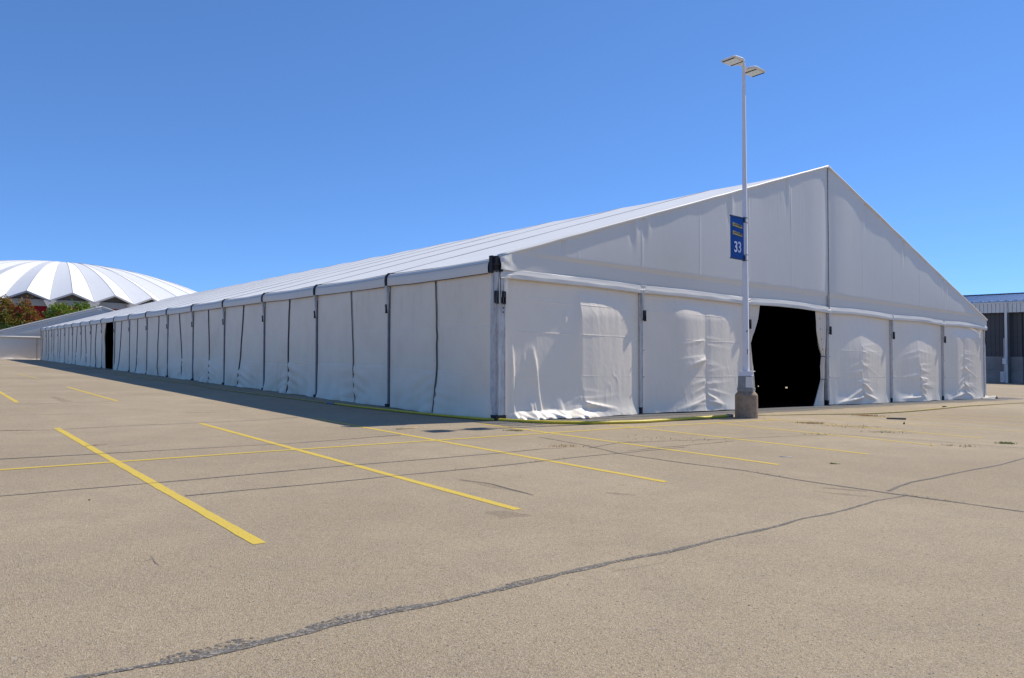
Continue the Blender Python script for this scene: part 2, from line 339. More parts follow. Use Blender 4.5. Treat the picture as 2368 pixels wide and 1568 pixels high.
cr = [  # (points in photo px, width, material, raggedness)
 ([(120, 1583), (185.5, 1568.4), (312.4, 1545.4), (390.5, 1531.7), (468.6, 1519.5), (551.6, 1500), (610.2, 1485.3), (722.5, 1460.9), (781, 1443.8), (927.5, 1412.1), (1025, 1392.6), (1156, 1362), (1335, 1320.6), (1411.9, 1302.7), (1565.4, 1274.5), (1719, 1233.6), (1821, 1210.5), (1923.6, 1187.5), (2026, 1159.4), (2092.4, 1146.6)], [.045, .06, .05, .055, .04, .035, .03, .022], 'tar', 0.02),
 ([(2051.5, 1136.4), (2112.9, 1115.9), (2235.7, 1090.3), (2312.5, 1075), (2367, 1059.6), (2430, 1045)], [.03], 'tar_thin', 0.02),
 ([(1248, 1011), (1355.7, 1029.9), (1432.4, 1049.3), (1590.5, 1072.5), (1718.8, 1087.8), (1872, 1113.6), (2000, 1133), (2087, 1145), (2230.6, 1164.6), (2367, 1183.8), (2450, 1195)], [.02, .03, .03], 'tar_thin', 0.02),
 ([(-60, 1065), (0, 1062), (131.8, 1055), (424.7, 1039), (698, 1024), (927.5, 1006)], [.05, .02, .03], 'tar_thin', 0.01),
 ([(-60, 1153), (0, 1148), (195, 1131), (473.5, 1107), (805.5, 1076.7), (1156, 1048.2), (1253, 1038.4), (1304, 1036)], [.025, .03, .02], 'tar_thin', 0.012),
 ([(429.6, 1146.7), (634.6, 1128.5), (951.9, 1097), (1156, 1077.5), (1360.8, 1054.7), (1586, 1034)], [.022, .03, .02], 'tar_thin', 0.012),
 ([(-40, 998), (0, 996), (110, 995), (293, 985), (560, 974), (690, 965)], [.03, .02], 'tar_thin', 0.01),
 ([(0, 960.5), (254, 956), (556, 947)], [.02], 'tar_thin', 0.01), ([(0, 934.7), (73, 934.7), (263.6, 927.9)], [.03], 'tar_thin', 0.01),
 ([(0, 914), (244, 914), (380, 911)], [.03], 'tar_thin', 0.01), ([(0, 890), (200, 892)], [.03], 'tar_thin', 0.01), ([(0, 873), (150, 876)], [.03], 'tar_thin', 0.01),
 ([(1360, 1036), (1427, 1024), (1667, 1016), (1801, 1010), (1913, 1006)], [.02], 'tar_thin', 0.03),
 ([(1450, 1043), (1600, 1028), (1700, 1020)], [.018], 'tar_thin', 0.03),
 ([(1937, 1004), (2070, 1014), (2200, 1024), (2367, 1037), (2450, 1045)], [.025], 'tar_thin', 0.02),
 ([(1060, 994), (1158, 987), (1335, 981)], [.02], 'tar_thin', 0.005),  # dark line painted along the light pole's cast shadow
 ([(1064, 1110), (1140, 1120), (1235, 1145)], [.01, .03, .01], 'tar_thin', 0.02),
 ([(2000, 1137), (1960, 1133), (1900, 1128)], [.015], 'tar_thin', 0.04),
 ([(344, 1286), (352, 1293), (358, 1303), (378, 1312)], [.003, .007, .003], 'tar', 0.012),
 ([(350, 1293), (330, 1300), (300, 1298)], [.006, .003], 'tar_thin', 0.02),
 ([(1420, 1322), (1480, 1312), (1540, 1300)], [.003], 'tar_thin', 0.01),
 ([(2270, 905), (2420, 908)], [.03], 'tar_thin', 0.01), ([(2272, 917), (2420, 923)], [.03], 'tar_thin', 0.01),
]
for i, (P, w, mt, rg) in enumerate(cr):
    strip('crack', [at(*p) for p in P], np.array(w)*(1.1 if mt == 'tar_thin' else 1) if len(w) > 1 else w[0]*1.1, M[mt], 0.004, ragged=rg, seed=i*7+1, wv=0.45)  # cracks, and among them the pole's painted shadow line
for i, (P, w) in enumerate([([(372, 1528), (470, 1508), (551, 1486), (600, 1476)], [.03, .13, .15, .04]), ([(690, 1462), (781, 1436), (880, 1416), (960, 1400)], [.04, .15, .13, .03]), ([(1150, 1356), (1200, 1345), (1270, 1330)], [.02, .05, .02])]):
    strip('tar_smear', [at(*p) for p in P], w, M['tar_smear'], 0.0025, seed=90+i, wv=0.5)
for i, (P, w) in enumerate([([(60, 1059), (131, 1054)], [.12, .05]), ([(120, 917), (155, 930)], [.15, .3]), ([(1060, 1110), (1230, 1143)], [.03, .14, .02]), ([(1400, 1140), (1470, 1146)], [.1, .05]),
                            ([(250, 1033), (330, 1028)], [.1, .05]), ([(430, 955), (530, 953)], [.3, .1]), ([(1880, 1136), (2020, 1150)], [.05, .1, .05]), ([(1120, 1185), (1230, 1193)], [.1, .3, .1])]):
    strip('stain', [at(*p) for p in P], w, M['stain'], 0.0015, seed=120+i, wv=0.6, n=20)
for i, (u, v) in enumerate([(1440, 1121), (2055, 1035)]):
    strip('paint_spot', [at(u-10, v), at(u+10, v+1)], [.02, .08, .03], M['paint_faded'], 0.003, n=8, seed=i, wv=.5)
# grey strip of newer asphalt under the tent's edge
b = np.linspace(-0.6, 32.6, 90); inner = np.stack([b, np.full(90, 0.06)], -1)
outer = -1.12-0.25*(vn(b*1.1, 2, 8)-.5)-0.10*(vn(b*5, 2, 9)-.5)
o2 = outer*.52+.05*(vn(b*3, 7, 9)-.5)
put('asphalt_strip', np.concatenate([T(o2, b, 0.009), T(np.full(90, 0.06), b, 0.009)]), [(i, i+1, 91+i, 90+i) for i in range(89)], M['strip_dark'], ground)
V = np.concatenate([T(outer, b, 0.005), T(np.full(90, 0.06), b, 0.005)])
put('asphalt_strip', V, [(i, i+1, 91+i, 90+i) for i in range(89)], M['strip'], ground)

# ------------------------------------------------------------------ the long white tent
H, APEX, W2, LEN = 3.78, 8.60, 15.0, 90.0
SL = (APEX-H)/W2
tent = thing('event_tent', T(0, 0, 0), 'long white frame tent with a dark open doorway in its gable, filling the lot', 'tent')
def roof_z(b): return H + SL*(b if b <= W2 else 2*W2-b)

def sheet(name, Ag, Zg, disp_dir, d, mat, parent, flip=False, b=None, smooth=True):
    """fabric: positions (a or b fixed) plus outward displacement"""
    if disp_dir == 'b': V = T(Ag, b-d, Zg)
    else: V = T(b-d, Ag, Zg)
    nr, nc = Zg.shape
    return put(name, V, gridf(nr, nc, flip), mat, parent, smooth)

def seams(z, zs, amp=0.006, w=0.012):
    d = np.zeros_like(z)
    for s in zs: d = d+amp*np.exp(-((z-s)/w)**2)
    return d
def zrows(lo, hi, n, zs):
    r = list(np.linspace(lo, hi, n))
    for s in zs: r += [s-0.02, s-0.008, s+0.008, s+0.02]
    return np.array(sorted(x for x in set(np.round(r, 4)) if lo <= x <= hi))

# left wall: two curtains per bay, laced down the middle
gap_top = {0: 2.47, 1: 7.30, 2: 12.29, 3: 17.31, 4: 22.21, 5: 27.41, 6: 31.9, 7: 37.4, 8: 42.4}
gap_bot = {0: 2.41, 1: 7.10, 2: 12.42, 3: 17.92, 4: 22.02, 5: 26.66, 6: 32.1, 7: 37.5, 8: 43.2}
rg = random.Random(3)
for k in range(9, 18):
    gap_top[k] = 5*k+2.5+rg.uniform(-.5, .5); gap_bot[k] = gap_top[k]+rg.uniform(-.9, .9)
ZT = 3.47
def side_panel(k, half, door=False):
    zs = [1.12+0.05*math.sin(k*2.1), 2.2]
    near = k < 6
    Z = zrows(0.0, ZT, 46 if near else 20, zs if near else [])
    nu = 30 if near else 10
    U = np.linspace(0, 1, nu); u, z = np.meshgrid(U, Z)
    gap = gap_bot[k]+(gap_top[k]-gap_bot[k])*z/ZT+0.06*(vn(z*1.1, k*3.3, 11)-.5)+0.03*(vn(z*4, k*3.3, 12)-.5)
    if half == 0: e0, e1 = 5*k+0.065, gap-0.012
    else: e0, e1 = gap+0.012, 5*k+4.935
    a = e0+(e1-e0)*u
    g = u if half == 0 else 1-u            # 1 at the laced edge
    sd = k*7+half; sb = k*7
    ub = (a-5*k)/5; env = np.clip(np.minimum(ub, 1-ub)/.05, 0, 1)      # held flat at the posts
    low = np.clip((1.2-z)/1.2, 0, 1)
    d = .03+.05*np.sin(np.pi*ub)+.05*(vn(a*.9, z*.6, sb)-.5)
    d = d+low*.15*(vn(a*1.1+z*.6, z*1.5, sb+1)-.5)+low**2*.08*(vn(a*3.2, z*.9, sb+2)-.3)
    fe = np.clip((1-g)/.03, 0, 1)                                    # both curtains meet in the lacing
    ph = (z+(1-g)*.75*np.clip(1.6-z, 0, 1))*3.2+.6*vn(a*1.5, z*1.5, sd+3); pr = np.mod(ph, 1); pr = np.where(pr < .7, pr/.7, (1-pr)/.3)
    d = d+.085*fe*np.clip((1.35-z)/.5, 0, 1)*np.exp(-(1-g)/.28)*pr*np.clip(vn(z*2, sd, 4)*2-.3, 0, 1.5)
    d = d+.085*low**1.3*fe*ridge(np.mod(a*1.1+.5*vn(a, z*1.5, sd+8)+z*.7*(1 if half else -1), 1))*vn(a*.8, z, sd+9)
    d = d+.04*np.clip(1-z/.35, 0, 1)**1.5*vn(a*.8, 3, sb+5)
    d = d-.03*np.exp(-((1-g)/.03)**2)
    for s_ in zs: d = d+.005/(1+np.exp(np.clip((z-s_)/.005, -40, 40)))-.006*np.exp(-((z-s_)/.008)**2)
    d = .012+(d-.012)*env
    zz = z+0.03*(vn(a*1.2, sb, 6)-.3)*np.clip(1-z/0.5, 0, 1)
    o = sheet('wall_panel', a, zz, 'b', d, M['side'], tent, flip=False, b=0.0)
    return o
for k in range(18):
    if k == 9: continue
    side_panel(k, 0); side_panel(k, 1)
    # the lacing rope hanging in the gap
    if True:
        z = np.linspace(0.03, ZT-.02, 26)
        gap = gap_bot[k]+(gap_top[k]-gap_bot[k])*z/ZT+0.06*(vn(z*1.1, k*3.3, 11)-.5)+0.03*(vn(z*4, k*3.3, 12)-.5)
        sl = np.clip((1.25-z)/1.25, 0, 1)
        a_ = gap; ub_ = (a_-5*k)/5; lo_ = np.clip((1.2-z)/1.2, 0, 1); sb = k*7
        dg = .03+.05*np.sin(np.pi*ub_)+.05*(vn(a_*.9, z*.6, sb)-.5)+lo_*.15*(vn(a_*1.1+z*.6, z*1.5, sb+1)-.5)+lo_**2*.08*(vn(a_*3.2, z*.9, sb+2)-.3)+.04*np.clip(1-z/.35, 0, 1)**1.5*vn(a_*.8, 3, sb+5)
        MB().tube(T(gap, -dg-.004-.022*lo_, z), (0.013 if k in (0, 1) else .021) if k < 9 else .026, 5).build('lacing_rope', M['rope'], tent, True)
# bay with the side doorway
def curtain(name, edge_in, edge_out, zr, plane, face, mat, seed, folds=9, depth=0.05):
    """a gathered curtain between two edge curves; plane 'b' hangs in the left wall, 'a' in the gable"""
    Z = np.linspace(zr[0], zr[1], 40); U = np.linspace(0, 1, 44); u, z = np.meshgrid(U, Z)
    zi = np.array([p[0] for p in edge_in]); ei = np.interp(z, zi, [p[1] for p in edge_in])
    zo = np.array([p[0] for p in edge_out]); eo = np.interp(z, zo, [p[1] for p in edge_out])
    w = np.abs(eo-ei); s = ei+(eo-ei)*u
    d = depth*np.sin(u*folds*2*np.pi+2.5*vn(z*1.2, seed, 1))*np.clip(w/0.35, 0.35, 1)*(0.6+0.6*vn(u*5, z*1.5, seed))
    d = d+0.06*np.sin(np.pi*u)*np.clip(0.4/(w+.1), 0, 1.5)
    return sheet(name, s, z, 'b' if plane == 'b' else 'a', d, mat, tent, b=face, flip=(plane != 'b'))
curtain('door_curtain', [(0, 48.45), (1.2, 48.7), (2.3, 48.9), (3.4, 48.5)], [(0, 49.93), (3.4, 49.93)], (0.0, 3.46), 'b', 0.0, M['side'], 21, 5, .06)
curtain('door_curtain', [(0, 45.42), (1.2, 45.3), (2.0, 45.2), (3.4, 45.42)], [(0, 45.07), (3.4, 45.07)], (0.0, 3.46), 'b', 0.0, M['side'], 22, 3, .04)

# posts of the left wall (post > foot_plate, strap, bracket, ratchet), built once then copied
def side_post(k, off):
    a = 5.0*k; m = MB()
    m.box(a-.045, a+.045, -.03, .10, 0.08, 3.50); m.box(a-.05, a-.035, -.055, -.03, 0.08, 3.50); m.box(a+.035, a+.05, -.055, -.03, 0.08, 3.50)
    p = m.build('post', M['profile'], tent, off=off)
    MB().box(a+.028, a+.044, -.06, -.032, 0.08, 3.50).build('keder_strip', M['alu'], p)
    MB().box(a-.10, a+.10, -.10, .12, 0.0, 0.085).build('foot_plate', M['black'], p)
    s = MB()
    prof = [(0.10, H+.07), (-.06, H+.045), (-.145, H-.05), (-.165, H-.18), (-.15, H-.33)]
    for (b0, z0), (b1, z1) in zip(prof[:-1], prof[1:]):
        s.hexa([T(a-.045, b0, z0), T(a+.045, b0, z0), T(a+.045, b0+.03, z0-.02), T(a-.045, b0+.03, z0-.02), T(a-.045, b1, z1), T(a+.045, b1, z1), T(a+.045, b1+.03, z1), T(a-.045, b1+.03, z1)])
    s.build('strap', M['black'], p)
    br = MB(); t = [(-.05, .07, 3.47, -.12), (-.025, .045, 2.75, -.07)]
    br.hexa([T(a-.02, -.07, 2.72), T(a+.03, -.07, 2.72), T(a+.03, -.03, 2.72), T(a-.02, -.03, 2.72), T(a-.06, -.14, 3.46), T(a+.06, -.14, 3.46), T(a+.06, -.03, 3.46), T(a-.06, -.03, 3.46)])
    br.build('bracket', M['alu'], p)
    r = MB(); a0 = a+.085
    r.box(a0, a0+.010, -.10, -.05, 2.68, 2.93); r.box(a+.03, a0+.010, -.11, -.10, 2.84, 2.93); r.box(a+.03, a0+.010, -.11, -.09, 2.68, 2.70); r.box(a+.03, a+.042, -.10, -.06, 2.68, 2.93)
    r.build('ratchet', M['black'], p)
    return p
p1 = side_post(1, T(5, 0, 0))
for k in range(2, 19): copy_to(p1, T(5*k, 0, 0)-T(5, 0, 0), tent)

# corner post, seen from two sides
cpst = MB(); cpst.box(0.0, .16, -.03, .20, 0.14, 3.52); cpst.box(-.07, 0.0, .035, .235, 0.14, 3.42)
cpst.box(-.085, -.07, .03, .05, 0.14, 3.42); cpst.box(-.085, -.07, .215, .235, 0.14, 3.42); cpst.box(.02, .05, -.05, -.03, .14, 3.5)
cp = cpst.build('corner_post', M['alu'], tent)
MB().box(-.085, .17, -.045, .245, 0.0, 0.139).build('foot_plate', M['black'], cp)
tb = MB(); tb.box(-.06, .06, -.145, -.10, 3.44, H+.06); tb.box(-.15, -.06, -.10, -.02, 3.50, H+.05); tb.box(-.16, -.12, .0, .10, 3.46, H-.02); tb.box(-.17, .0, -.13, .02, 3.62, 3.65)
tb.build('strap', M['black'], cp)
br = MB()
for b0, b1, z0, dd in ((-.08, -.02, 2.95, -.10), (.07, .14, 2.88, -.115)):
    br.hexa([T(dd, b0+.015, z0), T(dd, b1-.01, z0), T(dd+.05, b1-.01, z0), T(dd+.05, b0+.015, z0), T(dd-.03, b0-.02, 3.45), T(dd-.03, b1+.02, 3.45), T(dd+.05, b1+.02, 3.45), T(dd+.05, b0-.02, 3.45)])
br.box(-.13, -.07, .0, .03, 2.75, 3.5)
br.build('bracket', M['alu'], cp)
MB().box(-.145, -.09, .15, .26, 2.95, 3.45).build('cover_flap', M['valance'], cp)
for b0 in (-.11, .10):
    r = MB(); r.box(-.16, -.09, b0, b0+.015, 2.74, 3.02); r.box(-.16, -.145, b0, b0+.09, 2.88, 3.02); r.box(-.16, -.14, b0, b0+.09, 2.72, 2.75); r.box(-.16, -.09, b0+.075, b0+.09, 2.72, 3.02)
    r.build('ratchet', M['black'], cp)
for z in (2.62, 2.52): MB().box(-.089, -.083, .155, .18, z, z+.035).build('bolt_hole', M['black'], cp)

# eave valance and roof, one piece per bay and slope
for k in range(18):
    nu = 22 if k < 8 else 8
    u = np.linspace(0, 1, nu); a = 5*k+(.13 if k == 0 else .05)+u*(4.90-(.08 if k == 0 else 0))
    prof = np.array([(0.06, H+.030), (-.02, H+.012), (-.08, H-.03), (-.115, H-.09), (-.125, H-.2), (-.12, H-.30), (-.11, H-.345)])
    A, Pi = np.meshgrid(a, np.arange(len(prof))); bb = prof[Pi, 0]; zz = prof[Pi, 1]
    hang = (Pi/(len(prof)-1.0))
    bb = bb-0.022*hang*np.sin(np.pi*(A-5*k)/5)-0.02*(vn(A*.9, Pi*.5, k)-.5)
    zz = zz-0.015*hang*(vn(A*1.1, 0, k+40)-.5)-0.02*np.sin(np.pi*(A-5*k)/5)
    put('valance', T(A, bb, zz), gridf(len(prof), nu, True), M['valance'], tent, True)
    MB().tube(T(a, bb[3]-.004, zz[3]), 0.006, 4).build('valance_seam', M['rafter'], tent, True)
    o = MB().tube(T(a, bb[-1]-.004, zz[-1]+.004), 0.009, 5).build('valance_piping', M['rope'], tent, True)
    # roof membranes
    for side in (0, 1):
        nb = 40; b = np.linspace(0.06, W2-.02, nb); ua = np.linspace(0, 1, 16); Ub, Ua = np.meshgrid(b, ua)
        a2 = 5*k+.025+4.95*Ua
        if k == 0: a2 = 5*k-.06+5.035*Ua
        z = H+.03+SL*Ub-0.09*np.sin(np.pi*Ua)*np.clip(np.sin(np.pi*np.clip(Ub/W2, 0, 1))**.5+.25, 0, 1)+.012*(vn(Ub*.8, a2*1.5, 50+k)-.5)
        V = T(a2, Ub if side == 0 else 2*W2-Ub, z)
        put('roof_panel', V, gridf(16, nb, side == 1), M['roof'], tent, True)
for k in range(1, 19):
    a = 5*k
    for side in (0, 1):
        f = (lambda b: b) if side == 0 else (lambda b: 2*W2-b)
        P = lambda aa, b, dz: T(aa, f(b), H+.03+SL*b+dz)
        MB().hexa([P(a-.024, -.02, -.05), P(a+.024, -.02, -.05), P(a+.024, W2, -.05), P(a-.024, W2, -.05), P(a-.024, -.02, .018), P(a+.024, -.02, .018), P(a+.024, W2, .018), P(a-.024, W2, .018)]).build('rafter', M['rafter'], tent)
# rolled edge along the rakes
for side in (0, 1):
    b = np.linspace(0.0, W2, 60); f = b if side == 0 else 2*W2-b
    z = H+.045+SL*b+.012*(vn(b*2.2, side, 60)-.5)
    MB().tube(T(np.full(60, -.115)-.02*(vn(b*1.1, side, 61)-.5), f, z), 0.05, 8).build('rake_edge', M['gable'], tent, True)

# gable cloth above the hem
def gable_half(side):
    cols = list(np.linspace(0.0, W2-.035, 210)); sm = [2.55, 4.95, 7.5, 10.0, 12.5]
    for s in sm: cols += [s-.03, s-.012, s+.012, s+.03]
    bcol = np.array(sorted(cols)); v = np.linspace(0, 1, 64)**1.0; B, Vv = np.meshgrid(bcol, v)
    zlo = 3.52; ztop = H+.03+SL*B; Z = zlo+(ztop-zlo)*Vv; dist = ztop-Z
    b = B if side == 0 else 2*W2-B
    sd = 70+side*20
    d = 0.115+0.022*np.sin(np.pi*np.clip((Z-3.5)/(ztop-3.5+.01), 0, 1))*np.clip(B/5, 0.2, 1)+0.014*(vn(b*.45, Z*.4, sd)-.5)
    for s in sm: d = d+0.005*np.exp(-((B-s)/.015)**2)
    # skirt folded under a hand's breadth above the hem
    d = d-0.045*np.clip((4.02-Z)/.10, 0, 1)*np.clip((B-.4)/2, 0, 1)
    # fine vertical gathers hanging from the rake
    amp = (0.35+np.clip((B-7)/5, 0, 1))*np.exp(-dist/np.clip(0.15+B*.06, .2, .95)) if side == 0 else 0.3*np.exp(-dist/.3)
    d = d+0.014*amp*ridge(np.mod(b*6.5+.8*vn(b*2, Z*.8, sd+1), 1))*vn(b*1.6, 3, sd+2)*1.8
    # pinches at the purlin ends
    for s, h in ((4.55, .5), (5.05, .45), (8.95, .7), (12.2, .7), (2.0, .3)):
        d = d-0.04*np.exp(-((B-s)/.06)**2-(dist/h)**2)+0.03*np.exp(-((B-s-.16)/.08)**2-(dist/h)**2)
    d = d+0.02*np.exp(-dist/.06)*ridge(np.mod(b*9, 1))*.5
    d = d-0.03*np.exp(-((B-W2)/.35)**2)
    # drag folds around the king post
    d = d+0.012*np.exp(-((B-(W2-1.1))/.5)**2)*np.clip((Z-3.6)/4, 0, 1)
    if side == 0:  # crumpled corner over the tensioner
        c = np.exp(-(B/.35)**2); d = d+c*(0.05+0.07*vn(b*9, Z*8, 91))
    V = T(-d, b, Z)
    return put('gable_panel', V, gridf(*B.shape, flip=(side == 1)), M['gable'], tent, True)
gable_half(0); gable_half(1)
# hem: a rolled skirt bulging over each bay
for j in range(6):
    b0, b1 = 5*j+(.0 if j else .02), 5*j+5
    b = np.linspace(b0, b1, 50); u = (b-5*j)/5
    prof = np.array([(.112, 3.56), (.117, 3.552), (.128, 3.50), (.142, 3.445), (.143, 3.43), (.142, 3.37), (.139, 3.345), (.06, 3.345)])
    B, Pi = np.meshgrid(b, np.arange(len(prof))); U = (B-5*j)/5
    pin = np.exp(-np.minimum(U, 1-U)/.02)
    d = prof[Pi, 0]*(1-.15*pin)+.012*(vn(B*1.5, Pi*.4, 80+j)-.5)+.02*pin*vn(B*30, Pi, 81)*2
    z = prof[Pi, 1]+(.02 if j < 2 else .05)*np.sin(np.pi*U)-.015+.01*(vn(B*1.3, 0, 82)-.5)
    if j == 0:
        c = np.exp(-(B/.3)**2); d = d+c*(.05*vn(B*10, Pi*1.0, 83)); z = z+c*.03*(vn(B*8, Pi*.7, 84)-.5)
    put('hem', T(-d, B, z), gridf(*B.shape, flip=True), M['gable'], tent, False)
# king post line
MB().box(-.12, -.02, W2-.02, W2+.010, 3.45, APEX-.02).build('king_post', M['alu'], tent)
MB().box(-.126, -.121, W2-.022, W2-.008, 3.45, APEX-.03).build('king_post_seal', M['black'], tent)

# gable posts (post > foot_plate, bracket, ratchet)
def gable_post(j, off):
    b = 5.0*j; m = MB()
    m.box(-.05, .06, b-.065, b+.045, .20, 3.36); m.box(-.065, -.05, b-.065, b-.05, .20, 3.36); m.box(-.065, -.05, b+.03, b+.045, .20, 3.36)
    p = m.build('post', M['alu'], tent, off=off)
    MB().box(-.06, .10, b-.055, b+.03, 0, .20).box(-.10, .10, b-.09, b+.07, 0, .03).build('foot_plate', M['black'], p)
    MB().hexa([T(-.10, b-.02, 2.62), T(-.10, b+.03, 2.62), T(-.05, b+.03, 2.62), T(-.05, b-.02, 2.62), T(-.13, b-.04, 3.36), T(-.13, b+.045, 3.36), T(-.05, b+.045, 3.36), T(-.05, b-.04, 3.36)]).build('bracket', M['alu'], p)
    r = MB(); r.box(-.15, -.09, b+.0, b+.012, 2.58, 2.86); r.box(-.15, -.09, b+.075, b+.09, 2.56, 2.86); r.box(-.15, -.13, b, b+.09, 2.72, 2.86); r.box(-.15, -.13, b, b+.09, 2.56, 2.585)
    r.build('ratchet', M['black'], p)
    for z in (1.02, 1.75):
        MB().box(-.10, -.05, b+.05, b+.075, z, z+.03).build('lashing_eye', M['alu'], p)
    return p
g1 = gable_post(1, T(0, 5, 0))
for j in (2, 3, 4, 5): copy_to(g1, T(0, 5*j, 0)-T(0, 5, 0), tent)
MB().box(-.05, .10, 29.86, 30.02, 0.05, 3.5).build('corner_post', M['alu'], tent)
e = MB(); e.box(-.10, -.04, 29.98, 30.10, 2.70, 3.00); e.box(-.10, -.04, 30.02, 30.14, 2.62, 2.74); e.box(-.08, .05, 30.0, 30.06, 2.95, 3.5); e.build('ratchet', M['black'], tent)

# gable wall curtains: right halves catch the grazing sun, left halves do not
def front_panel(j, half, b0, b1):
    zs = [1.05, 2.10, 2.86] if j < 2 else [1.05, 2.02, 2.9]
    near = j < 3
    Z = zrows(0.0, 3.42, 110 if near else 90, zs); nu = 76 if near else 60
    U = np.linspace(0, 1, nu); u, z = np.meshgrid(U, Z); b = b0+(b1-b0)*u; ub = (b-5*j)/5
    sd = 200+j*11+half*5; sb = 200+j*11; g = u if half == 0 else 1-u      # 1 at the middle seam
    edge = np.sin(np.pi*np.clip(ub, 0, 1)); low = np.clip((1.5-z)/1.5, 0, 1)
    # how each curtain bellies out between post (u=0 or 1) and middle seam, [(u, d), ...], and where the belly starts below the hem
    PR = {(0, 0): ([(0, 0), (.3, .05), (.7, .14), (1, .21)], 2.9), (0, 1): ([(0, .21), (.25, .20), (.6, .14), (.9, .04), (1, 0)], .85),
          (1, 0): ([(0, 0), (.3, .06), (.62, .19), (.8, .185), (1, .14)], .75), (1, 1): ([(0, .14), (.12, .165), (.35, .15), (.8, .06), (1, 0)], .7),
          (3, 0): ([(0, 0), (.35, .04), (1, .17)], 1.7), (3, 1): ([(0, .17), (.2, .165), (.6, .10), (1, 0)], 1.7),
          (4, 0): ([(0, 0), (.35, .04), (1, .17)], 1.9), (4, 1): ([(0, .17), (.2, .165), (.7, .08), (1, 0)], 1.6),
          (5, 0): ([(0, 0), (.35, .03), (.65, .13), (1, .10)], .7), (5, 1): ([(0, .10), (.2, .125), (.5, .11), (1, 0)], .6)}[(j, half)]
    xs_, ys_ = zip(*PR[0]); fine = np.linspace(0, 1, 201); q = np.interp(fine, xs_, ys_)
    for _ in range(12): q[5:-5] = np.convolve(q, np.ones(11)/11, 'same')[5:-5]
    bel = np.interp(u, fine, q)
    st = {0: .95, 1: .725, 3: 1.7, 4: 1.75, 5: .65}[j]; st = PR[1]+(st-PR[1])*g**(5 if j == 0 else 2)
    topf = np.clip((3.42-z)/st, 0, 1); topf = topf*topf*(3-2*topf)
    d = .88*bel*(.12+.88*topf)+.012*(vn(b*.7, z*.5, sb)-.5)*np.clip(edge*4, 0, 1)
    # billowing out at the foot
    d = d+.07*np.clip(1-z/.5, 0, 1)**1.6*(.2+vn(b*1.3, 1, sb+1))*np.clip(edge*3, 0, 1); base = d.copy()
    # pucker lines running from the middle seam, each with its own length and height
    rnd = random.Random(sd)
    spec = {(0, 0): (3, .35), (0, 1): (4, .3), (1, 0): (13, .9), (1, 1): (7, .5), (3, 0): (8, .8), (3, 1): (12, .6), (4, 0): (7, .6), (4, 1): (15, .9), (5, 0): (9, .7), (5, 1): (16, .7)}[(j, half)]
    for _ in range(spec[0]):
        z0 = rnd.uniform(.25, 2.3 if j else 1.3); ln_ = rnd.uniform(.25, 1.0)*(1.3 if j > 2 else 1); am = rnd.uniform(.010, .028)*spec[1]*(1.3 if z0 < 1 else .8); slope = rnd.uniform(.05, .35) if half == 0 else rnd.uniform(-.10, .28)
        dist = (1-g)*(b1-b0); zc = z0-slope*dist-.10*slope*dist**2; t = z-zc; wd = rnd.uniform(.06, .14)
        d = d+am*np.where(t > 0, np.exp(-(t/(wd*.22))**2), np.exp(-(t/wd)**2))*np.exp(-(np.clip(dist-.04, 0, 9)/ln_)**2)*(.6+.8*vn(dist*4, z0*9, sd))
    # creases pressed in while the cloth was folded
    cr1 = np.exp(-(np.abs(vn(b*3.6, z*.55, sd+5)-.5)/.022)**2)
    d = d+.0055*cr1*np.clip(vn(b*1.3, z*1.1, sd+6)*2-.6, 0, 1)
    d = d+.0050*(vn(b*8, z*1.1, sd+11)-.5)+.0022*(vn(b*20, z*16, sd+12)-.5)
    d = d+seams(z+.01*(vn(b*2, 0, sd)-.5), zs, .0060, .009)*np.clip(vn(b*1.1, z*.7, sd+15)*2-.3, 0.1, 1.2)
    if j == 0 and half == 0:
        for bc, w, zt, am, sl in ((.50, .035, 1.95, .030, .02), (.40, .02, 1.9, .014, 0.0), (.33, .02, 1.9, .012, 0.0), (1.15, .045, 1.8, .040, .12), (1.05, .05, .65, .04, .06), (1.95, .045, 2.7, .028, -.22), (.95, .04, .5, .05, .05), (1.75, .07, .55, .03, .15)):
            c = bc+sl*(1.5-z); t = (b-c)/w; zb_ = 2.3 if zt > 2.5 else -1; env = np.clip((zt-z)/.35, 0, 1)*np.clip((z-zb_)/.3, 0, 1)
            d = d+1.5*am*env*np.where(t < 0, np.exp(-(t/2.6)**2), np.exp(-(t/.8)**2))*(.5+vn(z*2.5, bc, 9))
    if j == 0:
        sp = np.clip((.17+.07*vn(b*2.4, 0, sb+7)-z)/.17, 0, 1); reach = np.clip((b-.35)/.3, 0, 1)*np.clip((3.3-b)/.6, .08, 1)
        base = base+.22*sp*reach*(.35+.85*vn(b*1.7, 2, sb+8)); d = d+.22*sp*reach*(.35+.85*vn(b*1.7, 2, sb+8))+.05*sp*reach*ridge(np.mod(b*3.1+z*6+vn(b*3, 0, 5), 1))
        if half == 1:
            tt = z-(.40-.16*(b-2.65)); d = d+.10*np.exp(-(np.where(tt > 0, tt/.022, tt/.09))**2)*np.clip((b-2.66)/.12, 0, 1)*np.clip((4.0-b)/1.2, 0, 1)
    FO = {(1, 0): [(.42, .30, 1.4, .035)], (1, 1): [(.55, .40, .8, .05), (.36, .2, 1.1, .04)], (3, 0): [(.62, .42, 1.9, .07), (.30, .16, 1.8, .08)], (3, 1): [(.80, .40, .9, .07), (.46, .28, 1.3, .07)],
          (4, 0): [(.22, .05, 1.7, .09)], (4, 1): [(1.02, .10, 1.0, .05), (.66, .35, .7, .05), (.44, .55, .6, .06)], (5, 0): [(.35, .22, 1.6, .07), (1.1, .6, .8, .04)], (5, 1): [(.75, .5, .8, .06), (.42, .38, 1.1, .07), (1.5, .3, .6, .03)]}.get((j, half), [])
    dist = (1-g)*(b1-b0)
